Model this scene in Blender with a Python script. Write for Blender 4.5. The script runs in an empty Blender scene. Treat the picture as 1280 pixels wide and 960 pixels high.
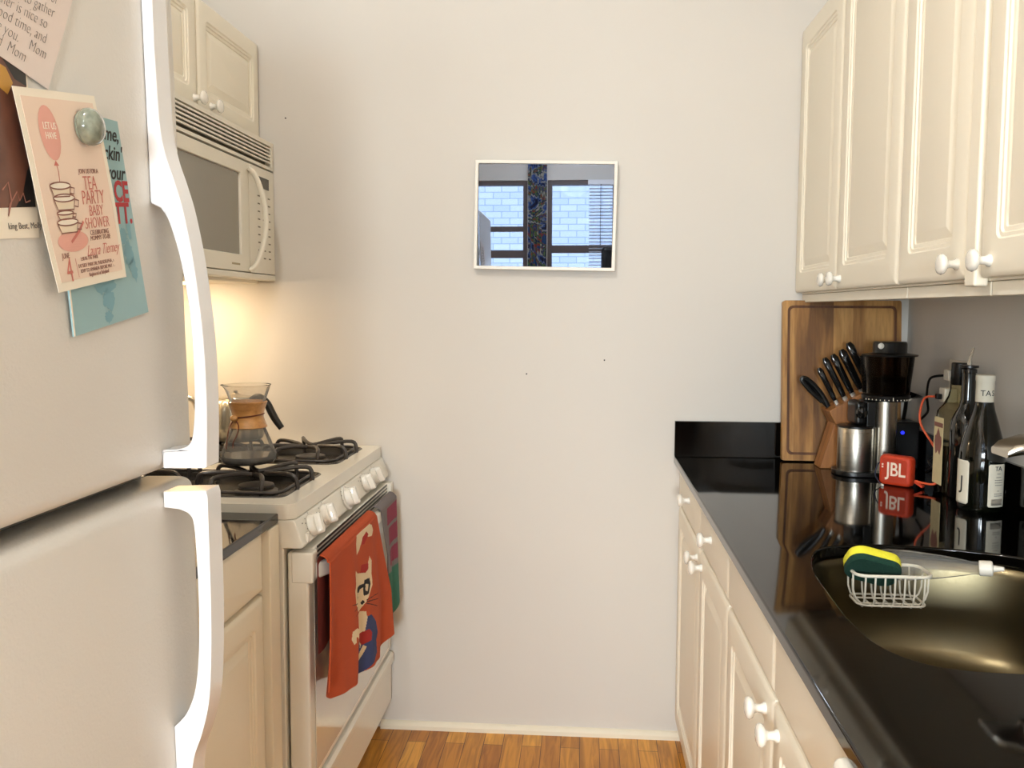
import bpy, bmesh, math, random
from mathutils import Vector, Matrix
from mathutils.geometry import tessellate_polygon
random.seed(7)
PI = math.pi
sc = bpy.context.scene
COL = sc.collection

# ------------------------------------------------------------------ camera
F = 1130.0
H = 1.215
yaw, pitch, roll = math.radians(4.54), math.radians(4.70), math.radians(0.22)
fw = Vector((-math.sin(yaw)*math.cos(pitch), math.cos(yaw)*math.cos(pitch), -math.sin(pitch)))
rt = fw.cross(Vector((0, 0, 1))).normalized()
up = rt.cross(fw)
cr = rt*math.cos(roll) + up*math.sin(roll)
cu = -rt*math.sin(roll) + up*math.cos(roll)
cam = bpy.data.cameras.new('camera')
cam.sensor_width = 36
cam.lens = F/1280*36
cam.clip_start = 0.02
camo = bpy.data.objects.new('camera', cam)
COL.objects.link(camo)
camo.matrix_world = Matrix(((cr.x, cu.x, -fw.x, 0), (cr.y, cu.y, -fw.y, 0), (cr.z, cu.z, -fw.z, H), (0, 0, 0, 1)))
sc.camera = camo
D = 2.563          # distance of the back wall
XL, XR = -1.25, 0.885
YB = -2.2          # rear wall (with the windows)
ZF, ZC = -0.025, 2.68
ZT = 0.804         # worktop height

# ------------------------------------------------------------------ materials
def s2l(c):
    return tuple((v/255/12.92 if v/255 <= .04045 else ((v/255+.055)/1.055)**2.4) for v in c) + (1,)

def mat(name, rgb, rough=.5, metal=0, spec=.5, coat=0, bump=0, bscale=60, var=0, vscale=8, aniso=0, emit=None, estr=0, sheen=0):
    m = bpy.data.materials.new(name); m.use_nodes = True
    nt = m.node_tree; b = nt.nodes['Principled BSDF']
    c = s2l(rgb)
    b.inputs['Base Color'].default_value = c
    b.inputs['Roughness'].default_value = rough
    b.inputs['Metallic'].default_value = metal
    b.inputs['Specular IOR Level'].default_value = spec
    b.inputs['Coat Weight'].default_value = coat
    b.inputs['Coat Roughness'].default_value = .08
    if sheen: b.inputs['Sheen Weight'].default_value = sheen
    if aniso:
        b.inputs['Anisotropic'].default_value = aniso
    if emit:
        b.inputs['Emission Color'].default_value = s2l(emit); b.inputs['Emission Strength'].default_value = estr
    tc = nt.nodes.new('ShaderNodeTexCoord')
    if var:
        n = nt.nodes.new('ShaderNodeTexNoise'); n.inputs['Scale'].default_value = vscale; n.inputs['Detail'].default_value = 5
        nt.links.new(tc.outputs['Object'], n.inputs['Vector'])
        mx = nt.nodes.new('ShaderNodeMix'); mx.data_type = 'RGBA'
        mx.inputs[6].default_value = tuple(v*(1-var) for v in c[:3]) + (1,)
        mx.inputs[7].default_value = tuple(min(1, v*(1+var)) for v in c[:3]) + (1,)
        nt.links.new(n.outputs['Fac'], mx.inputs[0]); nt.links.new(mx.outputs[2], b.inputs['Base Color'])
    if bump:
        n2 = nt.nodes.new('ShaderNodeTexNoise'); n2.inputs['Scale'].default_value = bscale; n2.inputs['Detail'].default_value = 4
        nt.links.new(tc.outputs['Object'], n2.inputs['Vector'])
        bp = nt.nodes.new('ShaderNodeBump'); bp.inputs['Strength'].default_value = bump; bp.inputs['Distance'].default_value = .002
        nt.links.new(n2.outputs['Fac'], bp.inputs['Height']); nt.links.new(bp.outputs['Normal'], b.inputs['Normal'])
    return m

def glassy(name, tint, gloss=1.0, rough=.02, haze=0):
    """thin glass: tinted see-through plus a clear Fresnel reflection"""
    m = bpy.data.materials.new(name); m.use_nodes = True; nt = m.node_tree
    for n in list(nt.nodes): nt.nodes.remove(n)
    out = nt.nodes.new('ShaderNodeOutputMaterial'); mx = nt.nodes.new('ShaderNodeMixShader')
    tr = nt.nodes.new('ShaderNodeBsdfTransparent'); gl = nt.nodes.new('ShaderNodeBsdfGlossy')
    fr = nt.nodes.new('ShaderNodeLayerWeight'); fr.inputs['Blend'].default_value = .18*gloss
    tr.inputs['Color'].default_value = tuple(tint) + (1,)
    gl.inputs['Roughness'].default_value = rough
    nt.links.new(fr.outputs['Fresnel'], mx.inputs[0]); nt.links.new(tr.outputs[0], mx.inputs[1]); nt.links.new(gl.outputs[0], mx.inputs[2])
    o_ = mx.outputs[0]
    if haze:
        df = nt.nodes.new('ShaderNodeBsdfDiffuse'); df.inputs['Color'].default_value = (.8, .78, .74, 1); m2 = nt.nodes.new('ShaderNodeMixShader'); m2.inputs[0].default_value = haze
        nt.links.new(o_, m2.inputs[1]); nt.links.new(df.outputs[0], m2.inputs[2]); o_ = m2.outputs[0]
    nt.links.new(o_, out.inputs[0])
    return m

def wood(name, c1, c2, c3, scale=(1, 1, 1), axis='Z', stave=0.0, rough=.45, rings=6.0, coat=0.0):
    """long-grained wood; grain runs along axis, staves of differing tone across it"""
    m = bpy.data.materials.new(name); m.use_nodes = True; nt = m.node_tree; b = nt.nodes['Principled BSDF']
    N = nt.nodes.new; L = nt.links.new
    tc = N('ShaderNodeTexCoord'); mp = N('ShaderNodeMapping')
    sq = {'X': (.07, 1, 1), 'Y': (1, .07, 1), 'Z': (1, 1, .07)}[axis]
    mp.inputs['Scale'].default_value = tuple(a*b_ for a, b_ in zip(scale, sq))
    L(tc.outputs['Object'], mp.inputs['Vector'])
    n1 = N('ShaderNodeTexNoise'); n1.inputs['Scale'].default_value = 26; n1.inputs['Detail'].default_value = 8; n1.inputs['Distortion'].default_value = .8
    n2 = N('ShaderNodeTexNoise'); n2.inputs['Scale'].default_value = 150; n2.inputs['Detail'].default_value = 3
    L(mp.outputs[0], n1.inputs['Vector']); L(mp.outputs[0], n2.inputs['Vector'])
    cr_ = N('ShaderNodeValToRGB')
    cr_.color_ramp.elements[0].position = .3; cr_.color_ramp.elements[0].color = s2l(c1)
    cr_.color_ramp.elements[1].position = .72; cr_.color_ramp.elements[1].color = s2l(c3)
    e = cr_.color_ramp.elements.new(.5); e.color = s2l(c2)
    fac = n1.outputs['Fac']
    if stave:
        sp = N('ShaderNodeSeparateXYZ'); L(tc.outputs['Object'], sp.inputs[0])
        dv = N('ShaderNodeMath'); dv.operation = 'DIVIDE'; dv.inputs[1].default_value = stave; L(sp.outputs['X'], dv.inputs[0])
        fl = N('ShaderNodeMath'); fl.operation = 'FLOOR'; L(dv.outputs[0], fl.inputs[0])
        wn = N('ShaderNodeTexWhiteNoise'); wn.noise_dimensions = '1D'; L(fl.outputs[0], wn.inputs['W'])
        ma = N('ShaderNodeMath'); ma.operation = 'MULTIPLY_ADD'; ma.inputs[1].default_value = .5; ma.inputs[2].default_value = -.25; L(wn.outputs['Value'], ma.inputs[0])
        ad = N('ShaderNodeMath'); ad.operation = 'ADD'; L(n1.outputs['Fac'], ad.inputs[0]); L(ma.outputs[0], ad.inputs[1]); fac = ad.outputs[0]
    L(fac, cr_.inputs[0])
    mx = N('ShaderNodeMix'); mx.data_type = 'RGBA'; mx.blend_type = 'MULTIPLY'; mx.inputs[0].default_value = .35
    L(cr_.outputs[0], mx.inputs[6]); 
    r2 = N('ShaderNodeValToRGB'); r2.color_ramp.elements[0].position = .35; r2.color_ramp.elements[0].color = (.45, .4, .35, 1); r2.color_ramp.elements[1].position = .55
    L(n2.outputs['Fac'], r2.inputs[0]); L(r2.outputs[0], mx.inputs[7]); L(mx.outputs[2], b.inputs['Base Color'])
    b.inputs['Roughness'].default_value = rough; b.inputs['Coat Weight'].default_value = coat
    return m

def floor_mat():
    m = bpy.data.materials.new('oak_strip_floor'); m.use_nodes = True; nt = m.node_tree; b = nt.nodes['Principled BSDF']
    N = nt.nodes.new; L = nt.links.new
    tc = N('ShaderNodeTexCoord'); sp = N('ShaderNodeSeparateXYZ'); L(tc.outputs['Object'], sp.inputs[0])
    cb = N('ShaderNodeCombineXYZ'); L(sp.outputs['Y'], cb.inputs[0]); L(sp.outputs['X'], cb.inputs[1])
    br = N('ShaderNodeTexBrick'); br.inputs['Scale'].default_value = 1; br.inputs['Brick Width'].default_value = .62; br.inputs['Row Height'].default_value = .055
    br.inputs['Mortar Size'].default_value = .0009; br.inputs['Mortar Smooth'].default_value = .2; br.inputs['Bias'].default_value = 0
    br.inputs['Color1'].default_value = s2l((238, 172, 68)); br.inputs['Color2'].default_value = s2l((186, 116, 36)); br.inputs['Mortar'].default_value = s2l((70, 38, 16))
    br.offset = .37; L(cb.outputs[0], br.inputs['Vector'])
    mp = N('ShaderNodeMapping'); mp.inputs['Scale'].default_value = (1, .08, 1); L(tc.outputs['Object'], mp.inputs['Vector'])
    n1 = N('ShaderNodeTexNoise'); n1.inputs['Scale'].default_value = 60; n1.inputs['Detail'].default_value = 8; n1.inputs['Distortion'].default_value = 1.2; L(mp.outputs[0], n1.inputs['Vector'])
    r = N('ShaderNodeValToRGB'); r.color_ramp.elements[0].position = .35; r.color_ramp.elements[0].color = (.5, .42, .34, 1); r.color_ramp.elements[1].position = .62; r.color_ramp.elements[1].color = (1.0, 1.0, 1.0, 1)
    L(n1.outputs['Fac'], r.inputs[0])
    mx = N('ShaderNodeMix'); mx.data_type = 'RGBA'; mx.blend_type = 'MULTIPLY'; mx.inputs[0].default_value = .8
    L(br.outputs['Color'], mx.inputs[6]); L(r.outputs[0], mx.inputs[7]); L(mx.outputs[2], b.inputs['Base Color'])
    b.inputs['Roughness'].default_value = .32
    return m

def steel(name, rgb=(190, 184, 172), rough=.28, axis='Z'):
    m = mat(name, rgb, rough, metal=1)
    nt = m.node_tree; b = nt.nodes['Principled BSDF']; N = nt.nodes.new; L = nt.links.new
    tc = N('ShaderNodeTexCoord'); mp = N('ShaderNodeMapping')
    mp.inputs['Scale'].default_value = {'X': (1, 60, 60), 'Y': (60, 1, 60), 'Z': (1.5, 1.5, 220)}[axis]
    L(tc.outputs['Object'], mp.inputs['Vector'])
    n = N('ShaderNodeTexNoise'); n.inputs['Scale'].default_value = 6; n.inputs['Detail'].default_value = 3; L(mp.outputs[0], n.inputs['Vector'])
    mr = N('ShaderNodeMapRange'); mr.inputs['To Min'].default_value = rough*.8; mr.inputs['To Max'].default_value = rough*1.35
    L(n.outputs['Fac'], mr.inputs[0]); L(mr.outputs[0], b.inputs['Roughness'])
    return m

M = {}
M['wall'] = mat('wall_paint', (216, 210, 201), .55, spec=.3, bump=.12, bscale=35, var=.015, vscale=3)
M['ceil'] = mat('ceiling_paint', (235, 230, 220), .8)
M['rearwall'] = mat('rear_wall_paint', (214, 210, 202), .7)
M['cab'] = mat('cabinet_white_foil', (247, 238, 218), .38, spec=.5)
M['cabin'] = mat('cabinet_side', (214, 205, 188), .5)
M['under'] = mat('cabinet_underside', (176, 160, 134), .6)
M['knob'] = mat('white_ceramic', (240, 235, 224), .12, coat=.5)
M['granite'] = mat('black_polished_worktop', (6, 5, 4), .05, spec=.5, var=.4, vscale=300)
M['granite_edge'] = M['granite']
M['appl'] = mat('white_enamel', (240, 235, 222), .22, coat=.3)
M['applmat'] = mat('range_enamel', (240, 235, 222), .3, coat=.2)
M['ovenglass'] = mat('oven_door_glass_white', (226, 218, 202), .05, coat=.9)
M['fridge'] = mat('textured_white_fridge', (224, 220, 213), .36, bump=.22, bscale=260, spec=.45)
M['handle'] = mat('glossy_white_handle', (242, 242, 244), .18, coat=.5)
M['gasket'] = mat('grey_gasket', (150, 146, 138), .6)
M['mw'] = mat('microwave_cream', (238, 231, 214), .35)
M['mwwin'] = mat('microwave_window', (138, 132, 118), .12, coat=.4)
M['mwdark'] = mat('microwave_vent_dark', (96, 86, 66), .6)
M['black'] = mat('black_plastic', (16, 15, 14), .3)
M['blackgloss'] = mat('black_gloss', (9, 9, 9), .08, coat=.5)
M['iron'] = mat('cast_iron_enamel', (58, 52, 48), .35, spec=.5, bump=.1)
M['pan'] = mat('grey_spill_pan', (60, 56, 52), .25, spec=.6)
M['steel'] = steel('brushed_steel')
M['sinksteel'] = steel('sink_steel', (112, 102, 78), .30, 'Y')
M['nickel'] = mat('satin_nickel', (196, 190, 178), .2, metal=1)
M['chrome'] = mat('chrome', (220, 220, 222), .06, metal=1)
M['floor'] = floor_mat()
M['board'] = wood('acacia_board', (112, 72, 28), (160, 112, 54), (192, 144, 80), axis='Z', stave=.052, rough=.5)
M['groove'] = wood('acacia_groove', (70, 38, 14), (96, 56, 24), (120, 74, 36), axis='Z', rough=.6)
M['block'] = wood('knife_block_wood', (128, 80, 40), (156, 102, 54), (172, 118, 66), axis='Z', rough=.4)
M['collar'] = wood('coffee_collar_wood', (180, 122, 62), (204, 148, 84), (220, 168, 102), axis='X', rough=.35, coat=.3)
M['leather'] = mat('leather_tie', (104, 50, 28), .6)
M['glass'] = glassy('clear_glass', (.93, .93, .9))
M['glassbody'] = glassy('coffee_stained_glass', (.93, .90, .85), .7, haze=.14)
M['smoke'] = glassy('smoked_plastic', (.46, .41, .36), 1.0, .08)
M['oliveglass'] = glassy('clear_bottle_glass', (.8, .78, .66))
M['coffee'] = mat('black_coffee', (26, 12, 6), .05)
M['balsamic'] = mat('dark_liquid', (14, 9, 6), .06, coat=.6)
M['wineglass'] = mat('dark_green_bottle', (5, 7, 3), .06, coat=.35)
M['label'] = mat('cream_label', (232, 224, 204), .6)
M['ink'] = mat('black_ink', (24, 22, 22), .6)
M['greyink'] = mat('grey_ink', (120, 112, 104), .7)
M['jbl'] = mat('red_orange_rubber', (204, 60, 26), .5, bump=.5, bscale=700)
M['jblface'] = mat('red_orange_mesh', (204, 62, 30), .55, bump=.9, bscale=1400)
M['jbltext'] = mat('speaker_logo_cream', (250, 226, 204), .5)
M['orangecord'] = mat('orange_cable', (224, 92, 52), .45)
M['sponge'] = mat('yellow_sponge', (238, 228, 56), .85, bump=1, bscale=260)
M['scour'] = mat('green_scourer', (14, 58, 44), .95, bump=1, bscale=500)
M['whitewire'] = mat('white_coated_wire', (226, 218, 200), .35)
M['whiteplastic'] = mat('white_plastic', (236, 230, 216), .35)
M['clearbottle'] = glassy('clear_squeeze_plastic', (.90, .89, .86), .5, .15, haze=.10)
M['orange'] = mat('orange_terry', (186, 76, 34), .95, bump=.6, bscale=600, var=.10, vscale=14)
M['t_cream'] = mat('towel_cream', (236, 214, 176), .95, bump=.6, bscale=600)
M['t_blue'] = mat('towel_blue', (54, 66, 112), .95, bump=.6, bscale=600)
M['t_red'] = mat('towel_red', (170, 36, 28), .95, bump=.6, bscale=600)
M['t_green'] = mat('towel_olive', (150, 148, 60), .95)
M['t_black'] = mat('towel_black', (30, 26, 28), .95)
M['t_grey'] = mat('towel_grey', (122, 114, 114), .95, bump=.6, bscale=600)
M['t_maroon'] = mat('towel_maroon', (138, 52, 76), .95, bump=.6, bscale=600)
M['t_teal'] = mat('towel_teal', (56, 112, 92), .95, bump=.6, bscale=600)
M['paper'] = mat('cream_paper', (246, 236, 218), .7)
M['blush'] = mat('blush_paper', (240, 216, 196), .7)
M['notepaper'] = mat('pinkish_notepaper', (232, 218, 210), .75)
M['pinkink'] = mat('rose_ink', (204, 118, 104), .7)
M['balloon'] = mat('balloon_pink', (232, 172, 156), .7, var=.1, vscale=30)
M['china'] = mat('china_cream_print', (238, 222, 196), .7)
M['browntext'] = mat('brown_ink', (140, 92, 80), .7)
M['teal'] = mat('pale_teal_card', (152, 186, 190), .6)
M['tealdark'] = mat('teal_card_print', (124, 168, 180), .6)
M['redink'] = mat('red_ink', (176, 32, 34), .6)
M['photo'] = mat('brown_photo_print', (112, 72, 58), .3, var=.65, vscale=28)
M['photoblack'] = mat('photo_black', (28, 24, 26), .3)
M['photogold'] = mat('photo_gold', (196, 146, 60), .4)
M['white'] = mat('white_frame', (238, 232, 220), .4)
M['blind'] = mat('white_blind', (236, 238, 242), .5)
M['curtain'] = mat('blue_curtain', (52, 74, 118), .8, var=.95, vscale=26)
M['darkwood'] = wood('dark_cabinet_wood', (58, 30, 18), (84, 46, 28), (104, 60, 38), axis='X')
M['lampshade'] = mat('lamp_diffuser', (255, 236, 208), .6, emit=(255, 232, 204), estr=8)
M['hoodlens'] = mat('hood_lamp_lens', (255, 236, 208), .6, emit=(255, 200, 130), estr=14)
M['blueled'] = mat('blue_led', (30, 40, 255), .4, emit=(30, 40, 255), estr=2)
M['screendark'] = mat('display_dark', (62, 54, 38), .2)
M['sash'] = mat('window_sash_paint', (92, 78, 72), .5)

def mirror_mat():
    m = mat('mirror_glass', (150, 160, 178), .01, metal=1)
    return m
M['mirror'] = mirror_mat()

def curtain_mat():
    m = mat('patterned_curtain', (50, 70, 112), .8); nt = m.node_tree; N = nt.nodes.new; L = nt.links.new
    tc = N('ShaderNodeTexCoord'); v = N('ShaderNodeTexVoronoi'); v.inputs['Scale'].default_value = 9; v.inputs['Randomness'].default_value = 1
    n = N('ShaderNodeTexNoise'); n.inputs['Scale'].default_value = 5; n.inputs['Distortion'].default_value = 2.5; L(tc.outputs['Object'], n.inputs['Vector'])
    r_ = N('ShaderNodeValToRGB'); r_.color_ramp.interpolation = 'CONSTANT'
    es = r_.color_ramp.elements; es[0].position = 0; es[0].color = s2l((26, 34, 64)); es[1].position = .40; es[1].color = s2l((70, 100, 160))
    for p_, c_ in ((.47, (190, 186, 170)), (.52, (36, 48, 92)), (.57, (96, 124, 70)), (.61, (160, 60, 50)), (.65, (44, 84, 130))):
        e = es.new(p_); e.color = s2l(c_)
    L(n.outputs['Fac'], r_.inputs[0]); L(r_.outputs[0], nt.nodes['Principled BSDF'].inputs['Base Color']); return m
M['curtain'] = curtain_mat()

# ------------------------------------------------------------------ mesh helpers
class MB:
    def __init__(s): s.bm = bmesh.new()
    def poly(s, pts, mi=0):
        vs = [s.bm.verts.new(p) for p in pts]
        f = s.bm.faces.new(vs); f.material_index = mi; return f
    def box(s, a, b, mi=0):
        x0, y0, z0 = [min(a[i], b[i]) for i in range(3)]; x1, y1, z1 = [max(a[i], b[i]) for i in range(3)]
        v = [s.bm.verts.new(p) for p in ((x0,y0,z0),(x1,y0,z0),(x1,y1,z0),(x0,y1,z0),(x0,y0,z1),(x1,y0,z1),(x1,y1,z1),(x0,y1,z1))]
        for q in ((3,2,1,0),(4,5,6,7),(0,1,5,4),(1,2,6,5),(2,3,7,6),(3,0,4,7)):
            f = s.bm.faces.new([v[i] for i in q]); f.material_index = mi
        return s
    def rings(s, rings, cap0=True, cap1=True, closed=True, mi=0):
        vr = [[s.bm.verts.new(p) for p in r] for r in rings]
        n = len(vr[0])
        for a, b in zip(vr[:-1], vr[1:]):
            for i in range(n if closed else n-1):
                j = (i+1) % n
                try:
                    f = s.bm.faces.new((a[i], a[j], b[j], b[i])); f.material_index = mi
                except ValueError: pass
        if cap0: s.bm.faces.new(vr[0][::-1]).material_index = mi
        if cap1: s.bm.faces.new(vr[-1]).material_index = mi
        return s
    def lathe(s, prof, c=(0, 0, 0), axis='Z', n=32, cap0=True, cap1=True, mi=0, sy=1.0):
        rs = []
        for r, z in prof:
            ring = []
            for i in range(n):
                a = 2*PI*i/n; u, v = r*math.cos(a), r*math.sin(a)*sy
                p = {'Z': (u, v, z), 'X': (z, u, v), 'Y': (v, z, u), '-X': (-z, v, u), '-Y': (u, -z, v)}[axis]
                ring.append((p[0]+c[0], p[1]+c[1], p[2]+c[2]))
            rs.append(ring)
        return s.rings(rs, cap0, cap1, mi=mi)
    def tube(s, pts, r, n=10, closed=False, mi=0, smooth=0, flat=None):
        P = [Vector(p) for p in pts]
        if smooth: P = catmull(P, smooth, closed)
        m = len(P); rs = []
        prev = None
        for i, p in enumerate(P):
            if closed: t = P[(i+1) % m]-P[i-1]
            else: t = P[min(i+1, m-1)]-P[max(i-1, 0)]
            t.normalize()
            if prev is None:
                a = Vector((0, 0, 1)) if abs(t.z) < .9 else Vector((0, 1, 0))
                nrm = t.cross(a).normalized()
            else:
                nrm = (prev - t*prev.dot(t)).normalized()
            prev = nrm; bn = t.cross(nrm)
            rr = r(i/(m-1)) if callable(r) else r
            rs.append([tuple(p + (nrm*math.cos(2*PI*k/n) + bn*math.sin(2*PI*k/n)*(flat or 1))*rr) for k in range(n)])
        if closed: rs.append(rs[0]); s.rings(rs, False, False, mi=mi)
        else: s.rings(rs, True, True, mi=mi)
        return s
    def prism(s, poly, fn, d0, d1, mi=0, holes=()):
        """poly in 2D; fn(a, b, d) -> 3D"""
        loops = [list(poly)] + [list(h) for h in holes]
        tris = tessellate_polygon([[Vector((a, b, 0)) for a, b in lp] for lp in loops])
        flat = [p for lp in loops for p in lp]
        v0 = [s.bm.verts.new(fn(a, b, d0)) for a, b in flat]; v1 = [s.bm.verts.new(fn(a, b, d1)) for a, b in flat]
        for t in tris:
            try:
                s.bm.faces.new([v0[i] for i in t]).material_index = mi
                s.bm.faces.new([v1[i] for i in t][::-1]).material_index = mi
            except ValueError: pass
        o = 0
        for lp in loops:
            n = len(lp)
            for i in range(n):
                j = (i+1) % n
                s.bm.faces.new((v0[o+i], v0[o+j], v1[o+j], v1[o+i])).material_index = mi
            o += n
        return s
    def xf(s, mtx):
        bmesh.ops.transform(s.bm, matrix=mtx, verts=s.bm.verts); return s
    def build(s, name, mats, parent=None, bevel=0, seg=3, smooth=True, angle=35, recalc=True):
        if recalc: bmesh.ops.recalc_face_normals(s.bm, faces=s.bm.faces)
        me = bpy.data.meshes.new(name); s.bm.to_mesh(me); s.bm.free()
        if not isinstance(mats, (list, tuple)): mats = [mats]
        for m in mats: me.materials.append(m)
        if smooth:
            for p in me.polygons: p.use_smooth = True
            me.set_sharp_from_angle(angle=math.radians(angle))
        o = bpy.data.objects.new(name, me); COL.objects.link(o)
        if bevel:
            b = o.modifiers.new('bevel', 'BEVEL'); b.width = bevel; b.segments = seg; b.limit_method = 'ANGLE'; b.angle_limit = math.radians(40); b.harden_normals = True
        if parent: par(o, parent)
        return o

def par(o, p):
    q = p; inv = Matrix.Identity(4); chain = []
    while q: chain.append(q); q = q.parent
    w = Matrix.Identity(4)
    for q in reversed(chain): w = w @ q.matrix_parent_inverse @ q.matrix_basis
    o.parent = p; o.matrix_parent_inverse = w.inverted()

def catmull(P, k, closed=False):
    P = [Vector(p) for p in P]; n = len(P); out = []
    segs = n if closed else n-1
    for i in range(segs):
        if closed: a, b, c, d = P[i-1], P[i], P[(i+1) % n], P[(i+2) % n]
        else: a, b, c, d = P[max(i-1, 0)], P[i], P[i+1], P[min(i+2, n-1)]
        for j in range(k):
            t = j/k
            out.append(.5*((2*b) + (c-a)*t + (2*a-5*b+4*c-d)*t*t + (3*b-a-3*c+d)*t**3))
    if not closed: out.append(P[-1])
    return out

def thing(name, label, cat, loc, group=None):
    o = bpy.data.objects.new(name, None); COL.objects.link(o); o.empty_display_size = .05
    o.location = loc; o['label'] = label; o['category'] = cat
    if group: o['group'] = group
    return o
def tag(o, label, cat, group=None):
    o['label'] = label; o['category'] = cat
    if group: o['group'] = group
    return o
def struct(o):
    o['kind'] = 'structure'; return o
def box(name, a, b, m, parent=None, bevel=0, seg=3):
    return MB().box(a, b).build(name, m, parent, bevel, seg)

def rrect(a0, a1, b0, b1, r, k=4):
    r = max(r, 1e-5); out = []
    for cx, cy, s0 in ((a1-r, b1-r, 0), (a0+r, b1-r, 1), (a0+r, b0+r, 2), (a1-r, b0+r, 3)):
        for i in range(k+1):
            t = (s0 + i/k)*PI/2; out.append((cx+r*math.cos(t), cy+r*math.sin(t)))
    return out

def text_mesh(txt, size, mtx, name, m, parent, shear=0, extrude=.0002, align='CENTER', spacing=1.0, sx=1.0, offset=0.0):
    cu_ = bpy.data.curves.new(name, 'FONT'); cu_.body = txt; cu_.size = size; cu_.shear = shear; cu_.extrude = extrude
    cu_.align_x = align; cu_.align_y = 'CENTER'; cu_.space_character = spacing; cu_.resolution_u = 3; cu_.offset = offset
    to = bpy.data.objects.new(name+'_tmp', cu_); COL.objects.link(to)
    dg = bpy.context.evaluated_depsgraph_get(); me = bpy.data.meshes.new_from_object(to.evaluated_get(dg))
    bpy.data.objects.remove(to); bpy.data.curves.remove(cu_)
    me.name = name; me.transform(mtx @ Matrix.Diagonal((sx, 1, 1, 1)))
    me.materials.clear(); me.materials.append(m)
    o = bpy.data.objects.new(name, me); COL.objects.link(o)
    if parent: par(o, parent)
    return o

def basis(o, x, y, z):
    return Matrix(((x[0], y[0], z[0], o[0]), (x[1], y[1], z[1], o[1]), (x[2], y[2], z[2], o[2]), (0, 0, 0, 1)))

# ------------------------------------------------------------------ setting
struct(box('floor', (XL-.1, YB-.1, ZF-.05), (XR+.1, D+.1, ZF), M['floor']))
struct(box('wall_back', (XL-.1, D, ZF), (XR+.1, D+.1, ZC), M['wall']))
struct(box('wall_left', (XL-.1, YB, ZF), (XL, D, ZC), M['wall']))
struct(box('wall_right', (XR, YB, ZF), (XR+.1, D, ZC), M['wall']))
struct(box('ceiling', (XL-.1, YB-.1, ZC), (XR+.1, D+.1, ZC+.05), M['ceil']))
bb = MB(); bb.prism([(0, 0), (.014, 0), (.014, .012), (.009, .019), (.004, .022), (0, .023)], lambda a, b, d: (d, D-a, ZF+b), XL+.66, .30)
struct(bb.build('baseboard_back', mat('baseboard_paint', (238, 228, 206), .5, bump=.8, bscale=50)))

# rear wall with two window openings
wins = [(-1.15, -.46, .95, 2.24), (-.30, .25, .95, 2.24)]
holes = [[(a, z0), (b, z0), (b, z1), (a, z1)] for a, b, z0, z1 in wins]
rw = MB(); rw.prism([(XL-.1, ZF), (XR+.1, ZF), (XR+.1, ZC), (XL-.1, ZC)], lambda a, b, d: (a, d, b), YB-.12, YB, holes=holes)
struct(rw.build('wall_rear', M['rearwall'], smooth=False))
for i, (a, b, z0, z1) in enumerate(wins):
    fr = MB(); t = .035
    fr.box((a+.001, YB-.09, z0+.001), (a+t, YB-.02, z1-.001)); fr.box((b-t, YB-.09, z0+.001), (b-.001, YB-.02, z1-.001))
    fr.box((a+t, YB-.09, z1-t), (b-t, YB-.02, z1-.001)); fr.box((a+t, YB-.09, z0+.001), (b-t, YB-.02, z0+t))
    w = struct(fr.build('window_%d' % (i+1), M['sash']))
    zm = 1.66 if i == 0 else 1.70
    box('meeting_rail', (a+t, YB-.08, zm-.03), (b-t, YB-.03, zm+.03), M['sash'], w)
    if i == 0:
        box('transom_bar', (a+t, YB-.08, 1.84), (b-t, YB-.03, 1.88), M['sash'], w)
    box('pane', (a+t, YB-.057, z0+t), (b-t, YB-.053, z1-t), M['glass'], w)
# blind over right half of window 2
bl = thing('window_blind', 'white slatted blind hanging over the right-hand rear window', 'blind', (.17, YB, 2.2))
box('headrail', (.02, YB+.005, 2.2), (.33, YB+.04, 2.235), M['blind'], bl)
sl = MB()
for k in range(26):
    z = 2.19 - k*.026
    sl.prism([(0, 0), (.024, .006), (.024, .0075), (0, .0015)], lambda a, b_, d, z=z: (d, YB+.012+a, z+b_), .03, .32)
sl.build('slats', M['blind'], bl, smooth=False)
MB().tube([(.12, YB+.045, 2.2), (.12, YB+.045, 1.72)], .003, 6).build('pull_cord', M['black'], bl)
# curtain between windows
cb = MB(); n = 40
rr = [[(-.455+.15*i/n, YB+.03+.014*math.sin(i*.95), z) for i in range(n+1)] + [(-.455+.15*i/n, YB+.026+.014*math.sin(i*.95), z) for i in range(n, -1, -1)] for z in (.3, 1, 1.8, 2.4)]
cb.rings(rr); tag(cb.build('curtain', M['curtain']), 'dark blue patterned curtain hanging between the two rear windows', 'curtain')
# sideboard and appliance under the right window
sb = thing('sideboard', 'dark wooden sideboard standing under the rear windows', 'cabinet', (.45, YB+.3, ZF))
box('carcass', (.115, YB+.06, ZF+.08), (.84, YB+.4, 1.48), M['darkwood'], sb, .004)
for x in (.12, .78):
    for y in (YB+.08, YB+.34): box('leg', (x, y, ZF), (x+.04, y+.04, ZF+.08), M['darkwood'], sb)
box('door', (.125, YB+.40, .15), (.455, YB+.415, 1.45), M['darkwood'], sb, .003)
box('door', (.465, YB+.40, .15), (.82, YB+.415, 1.45), M['darkwood'], sb, .003)
ts = thing('toaster', 'dark rounded toaster standing on the wooden sideboard', 'toaster', (.2, YB+.2, 1.48))
box('body', (.125, YB+.12, 1.49), (.345, YB+.28, 1.70), M['black'], ts, .035, 5)
box('base', (.13, YB+.125, 1.481), (.34, YB+.275, 1.49), M['steel'], ts)
box('lever', (.22, YB+.28, 1.57), (.25, YB+.30, 1.585), M['steel'], ts, .003)
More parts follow.
